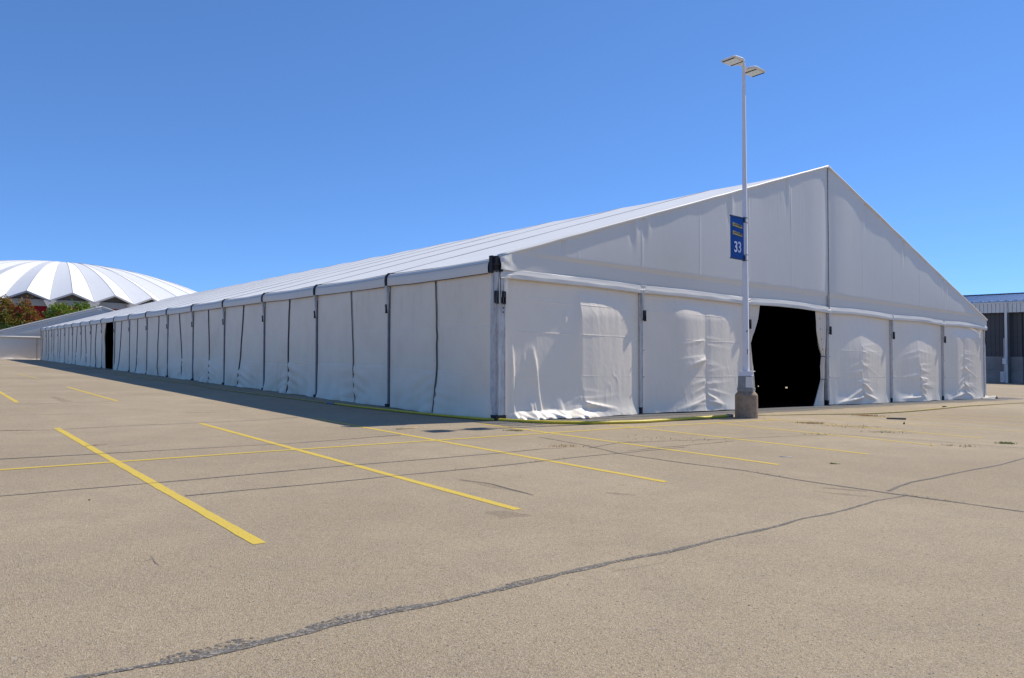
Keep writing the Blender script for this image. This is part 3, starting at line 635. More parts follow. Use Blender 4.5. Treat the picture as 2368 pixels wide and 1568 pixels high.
    for z0, slope, ln_, am in FO:
        tt = z-(z0-slope*dist+.10*dist**2*slope); d = d+am*np.exp(-(np.where(tt > 0, tt/.030, tt/.11))**2)*np.clip(dist/.08, 0, 1)*np.clip((ln_-dist)/(.6*ln_), 0, 1)*(.6+.6*vn(dist*3, z0*7, sd))
    fade = np.clip((1-g)/.02, 0, 1)*np.clip(g/.02, 0, 1); fade = fade*fade*(3-2*fade); d = base+(d-base)*fade
    zz = z+(.03*(vn(b*1.5, 9, sb)-.2)+.02)*np.clip(1-z/.35, 0, 1)
    return sheet('wall_panel', b, zz, 'a', d, M['fabric'], tent, flip=True, b=0.0)
mids = {0: 2.62, 1: 7.75, 3: 17.35, 4: 22.35, 5: 27.2}
for j, mid in mids.items():
    b0 = 5*j+.05 if j else .24; b1 = 5*j+4.93 if j < 5 else 29.87
    front_panel(j, 0, b0, mid); front_panel(j, 1, mid, b1)
# zipper flap beside the middle seams
for j, mid in mids.items():
    z = np.linspace(.15, 3.35, 40)
# doorway curtains, tied back
curtain('door_curtain', [(0, 10.32), (.6, 10.33), (1.3, 10.34), (1.85, 10.22), (2.1, 10.16), (2.5, 10.42), (2.9, 10.62), (3.4, 10.75)], [(0, 10.05), (3.4, 10.05)], (0.0, 3.42), 'a', 0.0, M['fabric'], 31, 4, .05)
dc = curtain('door_curtain', [(0, 14.02), (.5, 14.28), (.93, 14.52), (1.0, 14.53), (1.4, 14.50), (1.75, 14.56), (1.8, 14.58), (2.1, 14.42), (2.7, 14.26), (3.4, 14.20)],
             [(0, 14.72), (.93, 14.74), (1.75, 14.76), (2.2, 14.86), (3.4, 14.90)], (0.0, 3.42), 'a', 0.0, M['fabric'], 33, 4, .045)
for z, b_ in ((3.1, 14.38), (2.74, 14.42), (2.38, 14.49), (2.02, 14.56)):
    MB().lathe(T(-.09, b_, z), [(.015, -.012), (.018, 0), (.015, .012)], 8).build('eyelet', M['black'], dc)
for z in (1.77, .95):
    P = [T(-.02-.10*math.sin(t), 14.66+.11*math.cos(t), z+.01*math.sin(3*t)) for t in np.linspace(0, 2*math.pi, 16)]
    MB().tube(P, .012, 5).build('tie_rope', M['rope'], dc)
# right and rear walls (unseen sides), with two gaps where daylight shows under the cloth
def plain_wall(P0, P1, n):
    for i in range(n):
        t0, t1 = i/n, (i+1)/n
        a0, b0 = P0[0]+(P1[0]-P0[0])*t0, P0[1]+(P1[1]-P0[1])*t0; a1, b1 = P0[0]+(P1[0]-P0[0])*t1, P0[1]+(P1[1]-P0[1])*t1
        yield (a0, b0, a1, b1)
for k in range(18):
    u = np.linspace(0, 1, 14); z = np.linspace(0, ZT, 8); Ug, Zg = np.meshgrid(5*k+.06+4.88*u, z)
    if k == 2: Zg = np.maximum(Zg, .13)
    sheet('wall_panel', Ug, Zg, 'b', -.02-.05*np.sin(np.pi*(Ug-5*k)/5)+.02*(vn(Ug, Zg, 300)-.5), M['side'], tent, b=2*W2, flip=True)
    A, Pi = np.meshgrid(5*k+.05+4.9*u, np.arange(4)); pb = np.array([-.06, .09, .12, .11]); pz = np.array([H+.03, H-.05, H-.2, H-.34])
    put('valance', T(A, 2*W2+pb[Pi], pz[Pi]), gridf(4, 14), M['valance'], tent, True)
p0 = MB().box(4.95, 5.05, 29.95, 30.05, 0, 3.5).build('post', M['alu'], tent, off=T(5, 30, 0))
for k in range(2, 18): copy_to(p0, T(5*k, 30, 0)-T(5, 30, 0), tent)
bb = np.linspace(0, 30, 41); Bg, Vg = np.meshgrid(bb, np.linspace(0, 1, 10)); zt = np.array([roof_z(x) for x in bb])
put('rear_wall', T(LEN+.02, Bg, Vg*zt[None, :]), gridf(10, 41), M['side'], tent)
# added black sheets that paint the tent's interior as deep shade
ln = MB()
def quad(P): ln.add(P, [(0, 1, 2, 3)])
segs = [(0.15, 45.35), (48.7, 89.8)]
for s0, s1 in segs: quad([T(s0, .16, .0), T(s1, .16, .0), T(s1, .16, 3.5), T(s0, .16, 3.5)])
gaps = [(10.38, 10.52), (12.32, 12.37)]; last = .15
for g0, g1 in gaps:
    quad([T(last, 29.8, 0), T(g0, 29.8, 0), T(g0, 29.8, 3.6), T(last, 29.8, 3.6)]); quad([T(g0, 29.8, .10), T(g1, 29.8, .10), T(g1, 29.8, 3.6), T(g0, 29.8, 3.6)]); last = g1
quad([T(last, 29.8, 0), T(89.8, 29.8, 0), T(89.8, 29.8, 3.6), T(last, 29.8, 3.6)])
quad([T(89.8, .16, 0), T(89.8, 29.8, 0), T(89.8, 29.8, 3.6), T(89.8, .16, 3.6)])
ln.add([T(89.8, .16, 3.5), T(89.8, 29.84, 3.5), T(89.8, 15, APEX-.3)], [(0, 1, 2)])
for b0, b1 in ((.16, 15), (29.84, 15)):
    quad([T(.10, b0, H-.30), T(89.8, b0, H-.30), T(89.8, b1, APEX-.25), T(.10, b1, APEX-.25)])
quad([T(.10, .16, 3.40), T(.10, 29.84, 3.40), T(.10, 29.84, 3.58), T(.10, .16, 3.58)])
ln.build('shade_lining', M['shade_lining'], tent)
MB().box(.12, 89.8, .2, 29.78, .004, .016).build('shade_floor', M['shade_lining'], tent)  # added black sheet that paints the floor inside as shade
# more added black sheets either side of the doorway, blocking light at the seams
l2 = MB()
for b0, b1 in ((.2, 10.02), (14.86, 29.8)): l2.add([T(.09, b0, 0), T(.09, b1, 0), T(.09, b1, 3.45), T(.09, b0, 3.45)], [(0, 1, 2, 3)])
l2.build('shade_lining', M['shade_lining'], tent)

# ------------------------------------------------------------------ second tent behind the far end
def second_tent():
    A0, B0, HW, E, AP = 92.0, -5.2, 11.8, 2.93, 6.85; s = (AP-E)/HW
    t = thing('event_tent', T(A0, B0, 0), 'smaller white tent whose gable shows past the far end of the long tent', 'tent')
    for j in range(5):
        b0, b1 = B0+j*4.92, B0+(j+1)*4.92-(.0 if j < 4 else 1.0)
        b1 = min(b1, B0+2*HW)
        U = np.linspace(b0+.05, b1-.05, 40); Z = np.linspace(0, 2.68, 24); u, z = np.meshgrid(U, Z); ub = (u-b0)/(b1-b0)
        d = .10*np.sin(np.pi*ub)*np.clip((2.68-z)/.8, 0, 1)+.03*vn(u*4, z*.6, 400+j)*np.clip(1-np.abs(z-1.4)/1.0, 0, 1)+.12*np.clip(1-z/.2, 0, 1)*vn(u*2, 0, 401)
        sheet('wall_panel', u, z, 'a', d, M['fabric'], t, b=A0, flip=True)
        if j: MB().box(A0-.07, A0+.05, b0-.06, b0+.06, 0.0, 2.66).build('post', M['alu'], t)
    for side in (0, 1):
        b = np.linspace(0, HW, 40); v = np.linspace(0, 1, 14); B, V = np.meshgrid(b, v); zt = E+s*B; Z = 2.70+(zt-2.70)*V
        bb = B0+B if side == 0 else B0+2*HW-B
        put('gable_panel', T(A0-.12-.05*np.sin(np.pi*V)+.02*(vn(bb, Z, 410)-.5), bb, Z), gridf(14, 40, side == 1), M['gable'], t, True)
        f = (lambda x: B0+x) if side == 0 else (lambda x: B0+2*HW-x)
        MB().tube([T(A0-.16, f(x), E+s*x+.03) for x in np.linspace(0, HW, 20)], .07, 6).build('rake_edge', M['gable'], t, True)
        MB().tube([T(A0-.17, f(x), E+s*x-.30) for x in np.linspace(1, HW, 20)], .05, 6).build('rake_band', M['rafter'], t, True)
        for k in range(10):
            P = lambda a, x, dz=0: T(a, f(x), E+.02+s*x+dz)
            Ua, Ub = np.meshgrid(np.linspace(0, 1, 8), np.linspace(-.15, HW, 12)); a = A0+5*k+.04+4.92*Ua
            bb = B0+Ub if side == 0 else B0+2*HW-Ub
            put('roof_panel', T(a, bb, E+.03+s*Ub-.07*np.sin(np.pi*Ua)), gridf(12, 8, side == 0), M['roof'], t, True)
            if k: MB().hexa([P(A0+5*k-.05, 0), P(A0+5*k+.05, 0), P(A0+5*k+.05, HW), P(A0+5*k-.05, HW), P(A0+5*k-.05, 0, .05), P(A0+5*k+.05, 0, .05), P(A0+5*k+.05, HW, .05), P(A0+5*k-.05, HW, .05)]).build('rafter', M['rafter'], t)
    b = np.linspace(B0, B0+2*HW, 60); prof = np.array([(.13, 2.80), (.24, 2.72), (.25, 2.64), (.10, 2.60)]); B, Pi = np.meshgrid(b, np.arange(4))
    put('hem', T(A0-prof[Pi, 0], B, prof[Pi, 1]), gridf(4, 60, True), M['gable'], t, True)
    for b_ in (B0, B0+2*HW):
        U, Z = np.meshgrid(np.linspace(A0, A0+50, 60), np.linspace(0, E, 6)); sheet('side_wall', U, Z, 'b', .04*np.sin(U*1.25), M['side'], t, b=b_)
    put('rear_wall', [T(A0+50, B0, 0), T(A0+50, B0+2*HW, 0), T(A0+50, B0+2*HW, E), T(A0+50, B0+HW, AP), T(A0+50, B0, E)], [(0, 1, 2, 3, 4)], M['side'], t)
    MB().box(A0-.14, A0-.02, B0+HW-.04, B0+HW+.04, 2.7, AP).build('king_post', M['white'], t)
second_tent()

# ------------------------------------------------------------------ arena with folded shell roof
def arena():
    NB, EA, EB, PS, T0, HR, HV, HC = 32, 49.616, 39.073, -2.09, 1.205, 17.26, 15.22, 28.6; XC, YC, EX = -129.46, 210.0, 2.08
    g0 = G(XC, YC)
    root = thing('arena', (XC, YC, g0), 'large round arena with white folded shell roof rising behind the tents', 'arena')
    def surf(k, s, dz=0.0):
        t = T0+k*math.pi/NB; fold = 1-abs((k % 2)-1); hr = HR-(HR-HV)*fold
        x, y = s*EA*math.cos(t), s*EB*math.sin(t)
        return (XC+x*math.cos(PS)-y*math.sin(PS), YC+x*math.sin(PS)+y*math.cos(PS), HC-(HC-hr)*abs(s)**EX+dz)
    def wallp(k, s, z):
        p = surf(k, s); return (p[0], p[1], z)
    ss = np.linspace(.0, 1, 22)
    for k in range(2*NB):
        V = [surf(k+q, s) for s in ss for q in (0, .5, 1)]
        # fold height must be linear between ridge and valley
        V = []
        for s in ss:
            A = np.array(surf(k, s)); B = np.array(surf(k+1, s)); V += [A, (A+B)/2, B]
        put('roof_plate', V, gridf(22, 3, True), M['shell'], root)
        MB().tube([np.array(surf(k, s))+[0, 0, .02] for s in ss[2:]], .05, 4).build('plate_seam', M['shell_edge'], root)
        # thick lip under the edge
        A = np.array(surf(k, 1.0)); B = np.array(surf(k+1, 1.0)); A2 = np.array(surf(k, .985)); B2 = np.array(surf(k+1, .985)); dz = np.array([0, 0, -.45])
        MB().hexa([A+dz, B+dz, B2+dz, A2+dz, A-[0, 0, .02], B-[0, 0, .02], B2-[0, 0, .02], A2-[0, 0, .02]]).build('roof_edge', M['shell_edge'], root)
    for i in range(NB):
        k = 2*i           # ridge of this bay; valleys at k-1, k+1
        s0 = .955
        a, r, b = surf(k-1, s0), surf(k, s0), surf(k+1, s0)
        put('infill', [wallp(k-1, s0, HV-.2), wallp(k, s0, HV-.2), wallp(k+1, s0, HV-.2), (b[0], b[1], b[2]-.05), (r[0], r[1], r[2]-.05), (a[0], a[1], a[2]-.05)], [(0, 1, 4, 5), (1, 2, 3, 4)], M['infill'], root)
        m = MB(); lo, hi = HV-1.4, HV+.15
        for q in (k-1, k):
            P = [wallp(q, .965, lo), wallp(q+1, .965, lo), wallp(q+1, .93, lo), wallp(q, .93, lo)]; m.hexa(P+[(p[0], p[1], hi) for p in P])
        m.build('ring_beam', M['beam'], root)
        m = MB()
        for q in (k-1, k): m.add([wallp(q, .945, HV-5.2), wallp(q+1, .945, HV-5.2), wallp(q+1, .945, lo), wallp(q, .945, lo)], [(0, 1, 2, 3)])
        m.build('red_wall', M['red'], root)
        m = MB()
        for q in (k-1, k): m.add([wallp(q, .95, g0-1), wallp(q+1, .95, g0-1), wallp(q+1, .95, HV-5.2), wallp(q, .95, HV-5.2)], [(0, 1, 2, 3)])
        m.build('lower_wall', M['beam'], root)
        c0 = np.array(wallp(k+1, .96, 0)); out = np.array(wallp(k+1, 1, 0))-np.array(wallp(k+1, .9, 0)); out /= np.linalg.norm(out); sd = np.cross(out, [0, 0, 1])
        zc = (HV+g0-2)/2
        MB().obox(c0+[0, 0, zc], sd, out, (0, 0, 1), .5, .6, (HV-g0)/2).build('pier', M['beam'], root)
        tip = np.array(surf(k+1, 1.0))
        MB().hexa([c0+sd*-.4+[0, 0, HV-1.9], c0+sd*.4+[0, 0, HV-1.9], c0+sd*.4+out*.9+[0, 0, HV-1.9], c0-sd*.4+out*.9+[0, 0, HV-1.9],
                   tip-out*2-sd*1.3+[0, 0, -.1], tip-out*2+sd*1.3+[0, 0, -.1], tip+sd*1.3+[0, 0, -.1], tip-sd*1.3+[0, 0, -.1]]).build('bracket', M['shell'], root)
arena()

# ------------------------------------------------------------------ warehouse on the right
def warehouse():
    FB = 76.3
    w = thing('warehouse', T(20, FB, 0), 'grey metal warehouse with dark lower siding beyond the right end of the tent', 'building')
    def add(name, mat, *bx, parent=None):
        m = MB(); [m.box(*q) for q in bx]; return m.build(name, mat, parent or w)
    add('frame_wall', M['infill'], (-30, 12.15, FB+4, FB+4.2, -.5, 7.3), (12.0, 60, FB+.72, FB+.9, -.5, 8.3), (-30, -29.7, FB, FB+22, -.5, 8.3), (59.7, 60, FB+.1, FB+22, -.5, 8.3), (-30, 60, FB+21.7, FB+22, -.5, 8.3))
    def series(name, mat, a0, a1, step, fn, lim=(9.0, 20.0)):
        rest = MB(); n = int((a1-a0)/step); proto = None; pa = 0
        for i in range(n):
            a = a0+i*step
            if lim[0] <= a <= lim[1]:
                if proto is None: proto = fn(MB(), a).build(name, mat, w, off=T(a, FB, 0)); pa = a
                else: copy_to(proto, T(a, FB, 0)-T(pa, FB, 0), w)
            else: fn(rest, a)
        if rest.V: rest.build(name, mat, w)['kind'] = 'stuff'
    series('fascia_panel', M['fascia'], -30, 60, .37, lambda m, a: m.box(a+.02, a+.35, FB-.05, FB+.0, 7.26, 8.2))
    add('fascia_backing', M['siding'], (-30, 60, FB+.003, FB+.08, 7.24, 8.2))
    add('eave_trim', M['fascia'], (-30, 60, FB-.12, FB+.15, 8.2, 8.36))
    series('siding_panel', M['siding'], 12.3, 59.5, .40, lambda m, a: m.box(a+.012, a+.388, FB+.60, FB+.66, 2.73, 7.3))
    add('siding_backing', M['black'], (12.2, 60, FB+.663, FB+.71, 2.73, 7.3))
    series('concrete_slab', M['concrete_grey'], 12.2, 59.5, 1.9, lambda m, a: (m.box(a+.01, a+1.89, FB+.45, FB+.60, -.5, 1.33), m.box(a+.01, a+1.89, FB+.455, FB+.60, 1.35, 2.72))[0])
    add('soffit', M['siding'], (-30, 60, FB+.08, FB+4, 7.22, 7.25))
    ov = [(-30, FB-.2, 8.37), (60, FB-.2, 8.37), (60, FB+11, 10.02), (-30, FB+11, 10.02)]
    MB().hexa([T(a, b, z) for a, b, z in ov]+[T(a, b, z+.08) for a, b, z in ov]).build('roof', M['blueroof'], w)
    ov = [(-30, FB+11, 10.02), (60, FB+11, 10.02), (60, FB+22.2, 8.37), (-30, FB+22.2, 8.37)]
    MB().hexa([T(a, b, z) for a, b, z in ov]+[T(a, b, z+.08) for a, b, z in ov]).build('roof', M['blueroof'], w)
    def seam(m, a):
        return m.hexa([T(a, FB-.2, 8.45), T(a+.03, FB-.2, 8.45), T(a+.03, FB+11, 10.10), T(a, FB+11, 10.10), T(a, FB-.2, 8.51), T(a+.03, FB-.2, 8.51), T(a+.03, FB+11, 10.16), T(a, FB+11, 10.16)])
    series('roof_seam', M['blueroof'], -30, 60, .42, seam)
    add('ridge_cap', M['siding'], (-30, 60, FB+10.8, FB+11.2, 10.08, 10.22))
    series('snow_guard', M['white'], -30, 60, .80, lambda m, a: m.box(a+.1, a+.38, FB+.05, FB+.30, 8.50, 8.60))
    for a in (13.4, 7.2, 19.6):
        c = add('column', M['fascia'], (a-.02, a+.19, FB-.20, FB+.45, -.4, 8.3))
        add('shadow_strip_pipe', M['siding'], (a-.20, a-.06, FB-.05, FB+.10, 0, 7.2), parent=c)  # dark pipe shape stands in for the shadow strip beside the column
    add('conduit', M['white'], (13.62, 13.67, FB-.26, FB-.21, .9, 4.6), (13.44, 13.48, FB-.26, FB-.21, 1.0, 4.5))
    add('junction_box', M['white'], (13.42, 13.78, FB-.38, FB-.21, 2.28, 2.52), (13.42, 13.78, FB-.38, FB-.21, 1.95, 2.25))
    cb = add('cabinet', M['white'], (13.60, 13.98, FB-.42, FB-.21, .1, 1.15))
    add('louvre', M['siding'], *[(13.64+.09*i, 13.66+.09*i, FB-.425, FB-.42, .18, 1.08) for i in range(4)], parent=cb)
warehouse()

# ------------------------------------------------------------------ light pole
PX, PY = 6.33, 19.72; PZ = G(PX, PY)
def light_pole():
    p = thing('light_pole', (PX, PY, PZ), 'tall white light pole on a brown concrete base in front of the tent doorway', 'light pole')
    c = np.array([PX, PY, PZ])
    th = R(332.5); ux = np.array([math.cos(th), math.sin(th), 0]); uy = np.array([-ux[1], ux[0], 0]); uz = np.array([0, 0, 1.0])
    MB().lathe(c, [(.300, -.05), (.300, .02), (.296, .60), (.288, .625), (.215, .715)], 36).build('concrete_base', M['concrete'], p, False)
    m = MB(); m.obox(c+[0, 0, .745], ux, uy, uz, .205, .205, .03); m.obox(c+[0, 0, .79], ux, uy, uz, .21, .21, .012)
    m.obox(c+[0, 0, .965], ux, uy, uz, .195, .195, .165, .92, .92); sh = m.build('shroud', M['shroud'], p)
    rt = R(300); vx = np.array([math.cos(rt), math.sin(rt), 0]); vy = np.array([-vx[1], vx[0], 0])
    MB().obox(c-uy*.197+ux*.105+[0, 0, .965], ux, uy, uz, .085, .012, .145, .95, 1).build('access_door', M['fascia'], sh)
    m = MB(); m.obox(c+[0, 0, 1.16], ux, uy, uz, .17, .17, .03); m.obox(c+[0, 0, 1.215], ux, uy, uz, .155, .155, .03); m.obox(c+ux*.02+[0, 0, 1.25], ux, uy, uz, .19, .165, .010)
    m.build('base_cover', M['pole'], p)
    m = MB(); rows = [(1.14, .078), (4.0, .068), (5.6, .058), (9.68, .038)]; V = []; F = []
    for z, h in rows:
        bv = h*.22
        for sx, sy in ((1, 1), (-1, 1), (-1, -1), (1, -1)):
            pts = [(sx*h, sy*(h-bv)), (sx*(h-bv), sy*h)]
            if sx*sy < 0: pts = pts[::-1]
            for qx, qy in pts: V.append(c+ux*qx+uy*qy+uz*z)
    for i in range(len(rows)-1):
        for k in range(8): F.append((i*8+k, i*8+(k+1) % 8, i*8+8+(k+1) % 8, i*8+8+k))
    F.append(tuple(24+k for k in range(8))); m.add(V, F); shaft = m.build('shaft', M['pole'], p)
    MB().obox(c-uy*.076+ux*.055+[0, 0, 1.78], ux, uy, uz, .012, .006, .07).build('access_plate', M['shroud'], shaft)
    MB().obox(c-uy*.078+ux*.045+[0, 0, 2.33], ux, uy, uz, .015, .008, .02).build('bolt', M['black'], shaft)
    for z in (5.41, 5.28, 4.40, 4.25):
        h = .068; MB().obox(c+[0, 0, z], ux, uy, uz, h, h, .010).build('clamp_band', M['shroud'], shaft)
    # two luminaires on short arms
    g = np.array([gdir[0], gdir[1], 0]); n = np.array([ndir[0], ndir[1], 0])
    for s in (-1, 1):
        z0 = 9.59 if s < 0 else 9.53
        L_, Wd = .58, .23
        cc = c+g*s*(.16+L_/2)+[0, 0, z0]
        out = [(-1.0, .40), (-.78, .80), (-.45, 1.0), (.86, 1.0), (1.0, .86)]
        ring = [(x, y) for x, y in out]+[(x, -y) for x, y in out[::-1]]
        V = []; K = len(ring)
        for z, sc in ((-.005, .97), (.012, 1.0), (.05, 1.0), (.085, .82), (.10, .5)):
            for x, y in ring: V.append(cc+g*s*x*L_/2*sc+n*y*Wd*sc+uz*(z-.02*max(0, x)*(z > .02)))
        F = [(i*K+k, i*K+(k+1) % K, (i+1)*K+(k+1) % K, (i+1)*K+k) for i in range(4) for k in range(K)]+[tuple(range(K))[::-1], tuple(4*K+k for k in range(K))]
        lum = put('luminaire', V, F, M['lamp'], p)
        MB().obox(cc+g*s*.05+[0, 0, -.010], g, n, uz, .165, .185, .006).build('lens', M['lens'], lum)
        for y in (-.19, .20): MB().obox(cc+g*s*(.05+y)+[0, 0, -.012], g, n, uz, .010, .185, .012).build('heat_vent', M['black'], lum)
        MB().obox(c+g*s*.10+[0, 0, z0+.02], g, n, uz, .08, .035, .035).build('arm', M['lamp'], lum)
light_pole()
def text(s, size, p, mat, parent, name, sx=1.0, bold=0.0, depth=.004):
    cu = bpy.data.curves.new(name, 'FONT'); cu.body = s; cu.size = size; cu.align_x = 'CENTER'; cu.align_y = 'CENTER'; cu.offset = bold; cu.extrude = depth
    tmp = bpy.data.objects.new(name, cu); col.objects.link(tmp); dg = bpy.context.evaluated_depsgraph_get(); dg.update()
    me = bpy.data.meshes.new_from_object(tmp.evaluated_get(dg)); bpy.data.objects.remove(tmp); me.materials.clear(); me.materials.append(mat)
    X = Vector((gdir[0], gdir[1], 0)); Y = Vector((0, 0, 1)); Zn = Vector((ndir[0], ndir[1], 0)); po = origin(parent)
    for v in me.vertices:
        q = Vector(p)+X*v.co.x*sx+Y*v.co.y+Zn*v.co.z; v.co = q-po
    o = bpy.data.objects.new(name, me); col.objects.link(o); o.parent = parent; return o
def banner():
    pa, pb = AB(PX, PY); z0, z1 = 4.27, 5.38
    b1 = pb-.10; b0 = b1-.59; a = pa-.02
    t = thing('banner_sign', T(pa, b1, z0), 'blue vertical banner with the number 33 hung on the light pole', 'sign')
    U, Z = np.meshgrid(np.linspace(b0, b1, 14), np.linspace(z0, z1, 20)); d = .012*np.sin((U-b0)/(b1-b0)*np.pi)*np.sin((Z-z0)/(z1-z0)*np.pi*1.0)
    front = T(a-.006-d, U, Z); back = T(a+.006-d, U, Z)
    V = np.concatenate([front.reshape(-1, 3), back.reshape(-1, 3)]); n = 280; F = gridf(20, 14)+[tuple(i+n for i in f[::-1]) for f in gridf(20, 14)]
    put('cloth', V, F, M['banner'], t, True)
    for z in (z0-.01, z1+.01):
        MB().box(a-.016, a+.016, b0-.015, b1+.06, z-.016, z+.016).build('rod', M['banner_edge'], t)
        MB().box(a-.03, a+.03, b1+.0, b1+.05, z-.10 if z > 5 else z-.03, z+.03 if z > 5 else z+.12).build('bracket', M['banner_edge'], t)
    mid = (b0+b1)/2-.005
    text('33', .40, T(a-.022, mid, z0+.29), M['digits'], t, 'number', .86, .006)
    for zc, s in ((z0+.885, 'EHVVNBBS'), (z0+.665, 'GHYVANBE')):
        pl = MB(); P = [(mid-.21, zc-.030), (mid+.21, zc-.062), (mid+.21, zc+.025), (mid-.21, zc+.06)]
        pl.hexa([T(a-.020, P[0][0], P[0][1]), T(a-.020, P[1][0], P[1][1]), T(a-.014, P[1][0], P[1][1]), T(a-.014, P[0][0], P[0][1]), T(a-.020, P[3][0], P[3][1]), T(a-.020, P[2][0], P[2][1]), T(a-.014, P[2][0], P[2][1]), T(a-.014, P[3][0], P[3][1])])
        q = pl.build('name_plate', M['plate'], t)
        o = text(s, .088, T(a-.021, mid+.005, zc+.002), M['ink'], q, 'lettering', .86, .0015, .002)
        X = Vector((gdir[0], gdir[1], 0)); c0 = Vector([float(x) for x in T(a, mid, 0)])-origin(q)
        for v in o.data.vertices: v.co.z -= .08*((v.co-c0).dot(X))
        MB().hexa([T(a-.02, mid-.14, zc-.052), T(a-.02, mid+.20, zc-.078), T(a-.014, mid+.20, zc-.078), T(a-.014, mid-.14, zc-.052), T(a-.02, mid-.14, zc-.040), T(a-.02, mid+.20, zc-.066), T(a-.014, mid+.20, zc-.066), T(a-.014, mid-.14, zc-.040)]).build('small_line', M['ink'], q)
banner()

# ------------------------------------------------------------------ hose and cable along the tent
def ground_path(pts, z, n):
    P = np.array([at(*p) for p in pts]); s = np.concatenate([[0], np.cumsum(np.hypot(*np.diff(P, axis=0).T))]); q = np.linspace(0, s[-1], n)
    # Catmull style smoothing through cubic interpolation of the samples
    X = np.interp(q, s, P[:, 0]); Y = np.interp(q, s, P[:, 1])
    k = np.array([1, 4, 6, 4, 1])/16.0
    for _ in range(3): X[2:-2] = np.convolve(X, k, 'same')[2:-2]; Y[2:-2] = np.convolve(Y, k, 'same')[2:-2]
    return np.stack([X, Y, G(X, Y)+z], -1)
op = ground_path([(262, 866), (300, 871), (340, 876), (400, 884.5), (440, 889), (520.2, 903.5), (654.4, 920.3), (767.2, 935)], .022, 120)
oc = thing('cable', op[0], 'dull olive cable in the shade along the left foot of the tent', 'cable')
MB().tube(op, np.interp(np.arange(120), [0, 119], [.02, .030]), 7, .7).build('jacket', M['cable'], oc, True)
MB().tube([op[-1]-(op[-1]-op[-3])*.5, op[-1]+(op[-1]-op[-3])*.4], .05, 8).build('joint', M['profile'], oc)
hp = ground_path([(769, 935.2), (815.6, 941.8), (923, 953.9), (1030.3, 964.8), (1124, 973.2), (1158.4, 974.5), (1246.9, 979.6), (1364.9, 981.6), (1482.9, 978.6), (1600.8, 970.5), (1684, 965)], .035, 160)
hose = thing('fire_hose', hp[0], 'fat yellow hose curving round the front corner of the tent', 'hose')
MB().tube(hp, np.interp(np.arange(160), [0, 60, 90, 159], [.034, .038, .052, .052]), 8, .75).build('jacket', M['hose'], hose, True)
d = hp[-1]-hp[-3]; d /= np.linalg.norm(d); MB().tube([hp[-1]-d*.05, hp[-1]+d*.12, hp[-1]+d*.2], [.055, .055, .04], 10).build('coupling', M['shroud'], hose, True)
cbp = ground_path([(1751, 962), (1810.3, 961.5), (1867.9, 959.6), (1936.3, 959.2), (2006.6, 958.3), (2097.5, 953.2), (2180, 945.6), (2229.6, 940.4), (2367.6, 932.4), (2500, 927)], .02, 90)
cable = MB().tube(cbp, np.interp(np.arange(90), [0, 12, 30, 45, 55, 90], [.012, .02, .045, .035, .018, .018]), 6, .8).build('cable', M['cable'], None, True)
tag(cable, 'thin yellowish cable running right from the light pole across the lot', 'cable')
c2 = ground_path([(-5, 905), (1, 905)], 0, 2) if False else None

# ------------------------------------------------------------------ tufts, leaves and litter
def tuft(name, u, v, n, w, h, mats, label, cat, seed=0, flat=0.3):
    rr = random.Random(seed); x0, y0 = at(u, v); m = [MB() for _ in mats]
    for i in range(n):
        k = rr.randrange(len(mats)); rx, ry = rr.gauss(0, w), rr.gauss(0, w*.5); t = rr.uniform(0, 2*math.pi); l = h*rr.uniform(.5, 1.2); ln_ = rr.uniform(.2, 1.6)
        x, y = x0+rx, y0+ry; z = G(x, y); dx, dy = math.cos(t), math.sin(t); bw = rr.uniform(.004, .010)
        rise = l*(1-flat*rr.random()*1.5) if flat < 1 else l*.15*rr.random()
        m[k].add([(x-dy*bw, y+dx*bw, z), (x+dy*bw, y-dx*bw, z), (x+dx*l*ln_*.5+dy*bw*.5, y+dy*l*ln_*.5-dx*bw*.5, z+rise*.7), (x+dx*l*ln_, y+dy*l*ln_, z+rise), (x+dx*l*ln_*.5-dy*bw*.5, y+dy*l*ln_*.5+dx*bw*.5, z+rise*.7)], [(0, 1, 2, 4), (4, 2, 3)])
    o = thing(name, (x0, y0, G(x0, y0)), label, cat)
    for k, mt in enumerate(mats):
        if m[k].V: m[k].build({'grass': 'blades', 'straw': 'dry_blades', 'redleaf': 'dead_leaves'}[mt], M[mt], o)['kind'] = 'stuff'
    return tag(o, label, cat)
tuft('grass_tuft', 1191, 996, 200, .10, .03, ['grass', 'straw'], 'green grass tuft by the yellow lines near the tent corner', 'grass tuft', 1)
tuft('dry_weed', 1879, 979, 300, .20, .05, ['straw'], 'dry straw coloured weed clump right of the light pole', 'weed', 2)
tuft('dry_weed', 1975, 987, 420, .38, .035, ['straw'], 'long low dry weed lying along a faded yellow line', 'weed', 3, .9)
tuft('leaf_litter', 2008, 962, 300, .25, .07, ['redleaf'], 'brown heap of dead leaves against the thin cable', 'leaf litter', 4, .7)
tuft('dry_weed', 1893, 1005, 160, .25, .03, ['straw', 'grass'], 'sparse dry weed in the crack below the doorway curtain', 'weed', 5, .9)
tuft('dry_weed', 2055, 1000, 160, .22, .03, ['grass', 'straw'], 'small greenish weed between two faded yellow lines', 'weed', 6, .6)
tuft('grass_tuft', 2326, 1026, 140, .09, .05, ['grass'], 'small bright green tuft at the right edge of the lot', 'grass tuft', 7)
tuft('leaf_litter', 2205, 1031, 120, .25, .04, ['redleaf'], 'scattered brown leaves at the far right of the lot', 'leaf litter', 8, .9)
tuft('leaf_litter', 1305, 1032, 160, .16, .04, ['redleaf', 'straw'], 'brown leaves on the crack beyond the third yellow line', 'leaf litter', 9, .9)
tuft('dry_weed', 1560, 1015, 200, .55, .025, ['straw', 'redleaf'], 'thin line of dry weeds along a crack left of the pole', 'weed', 10, .9)
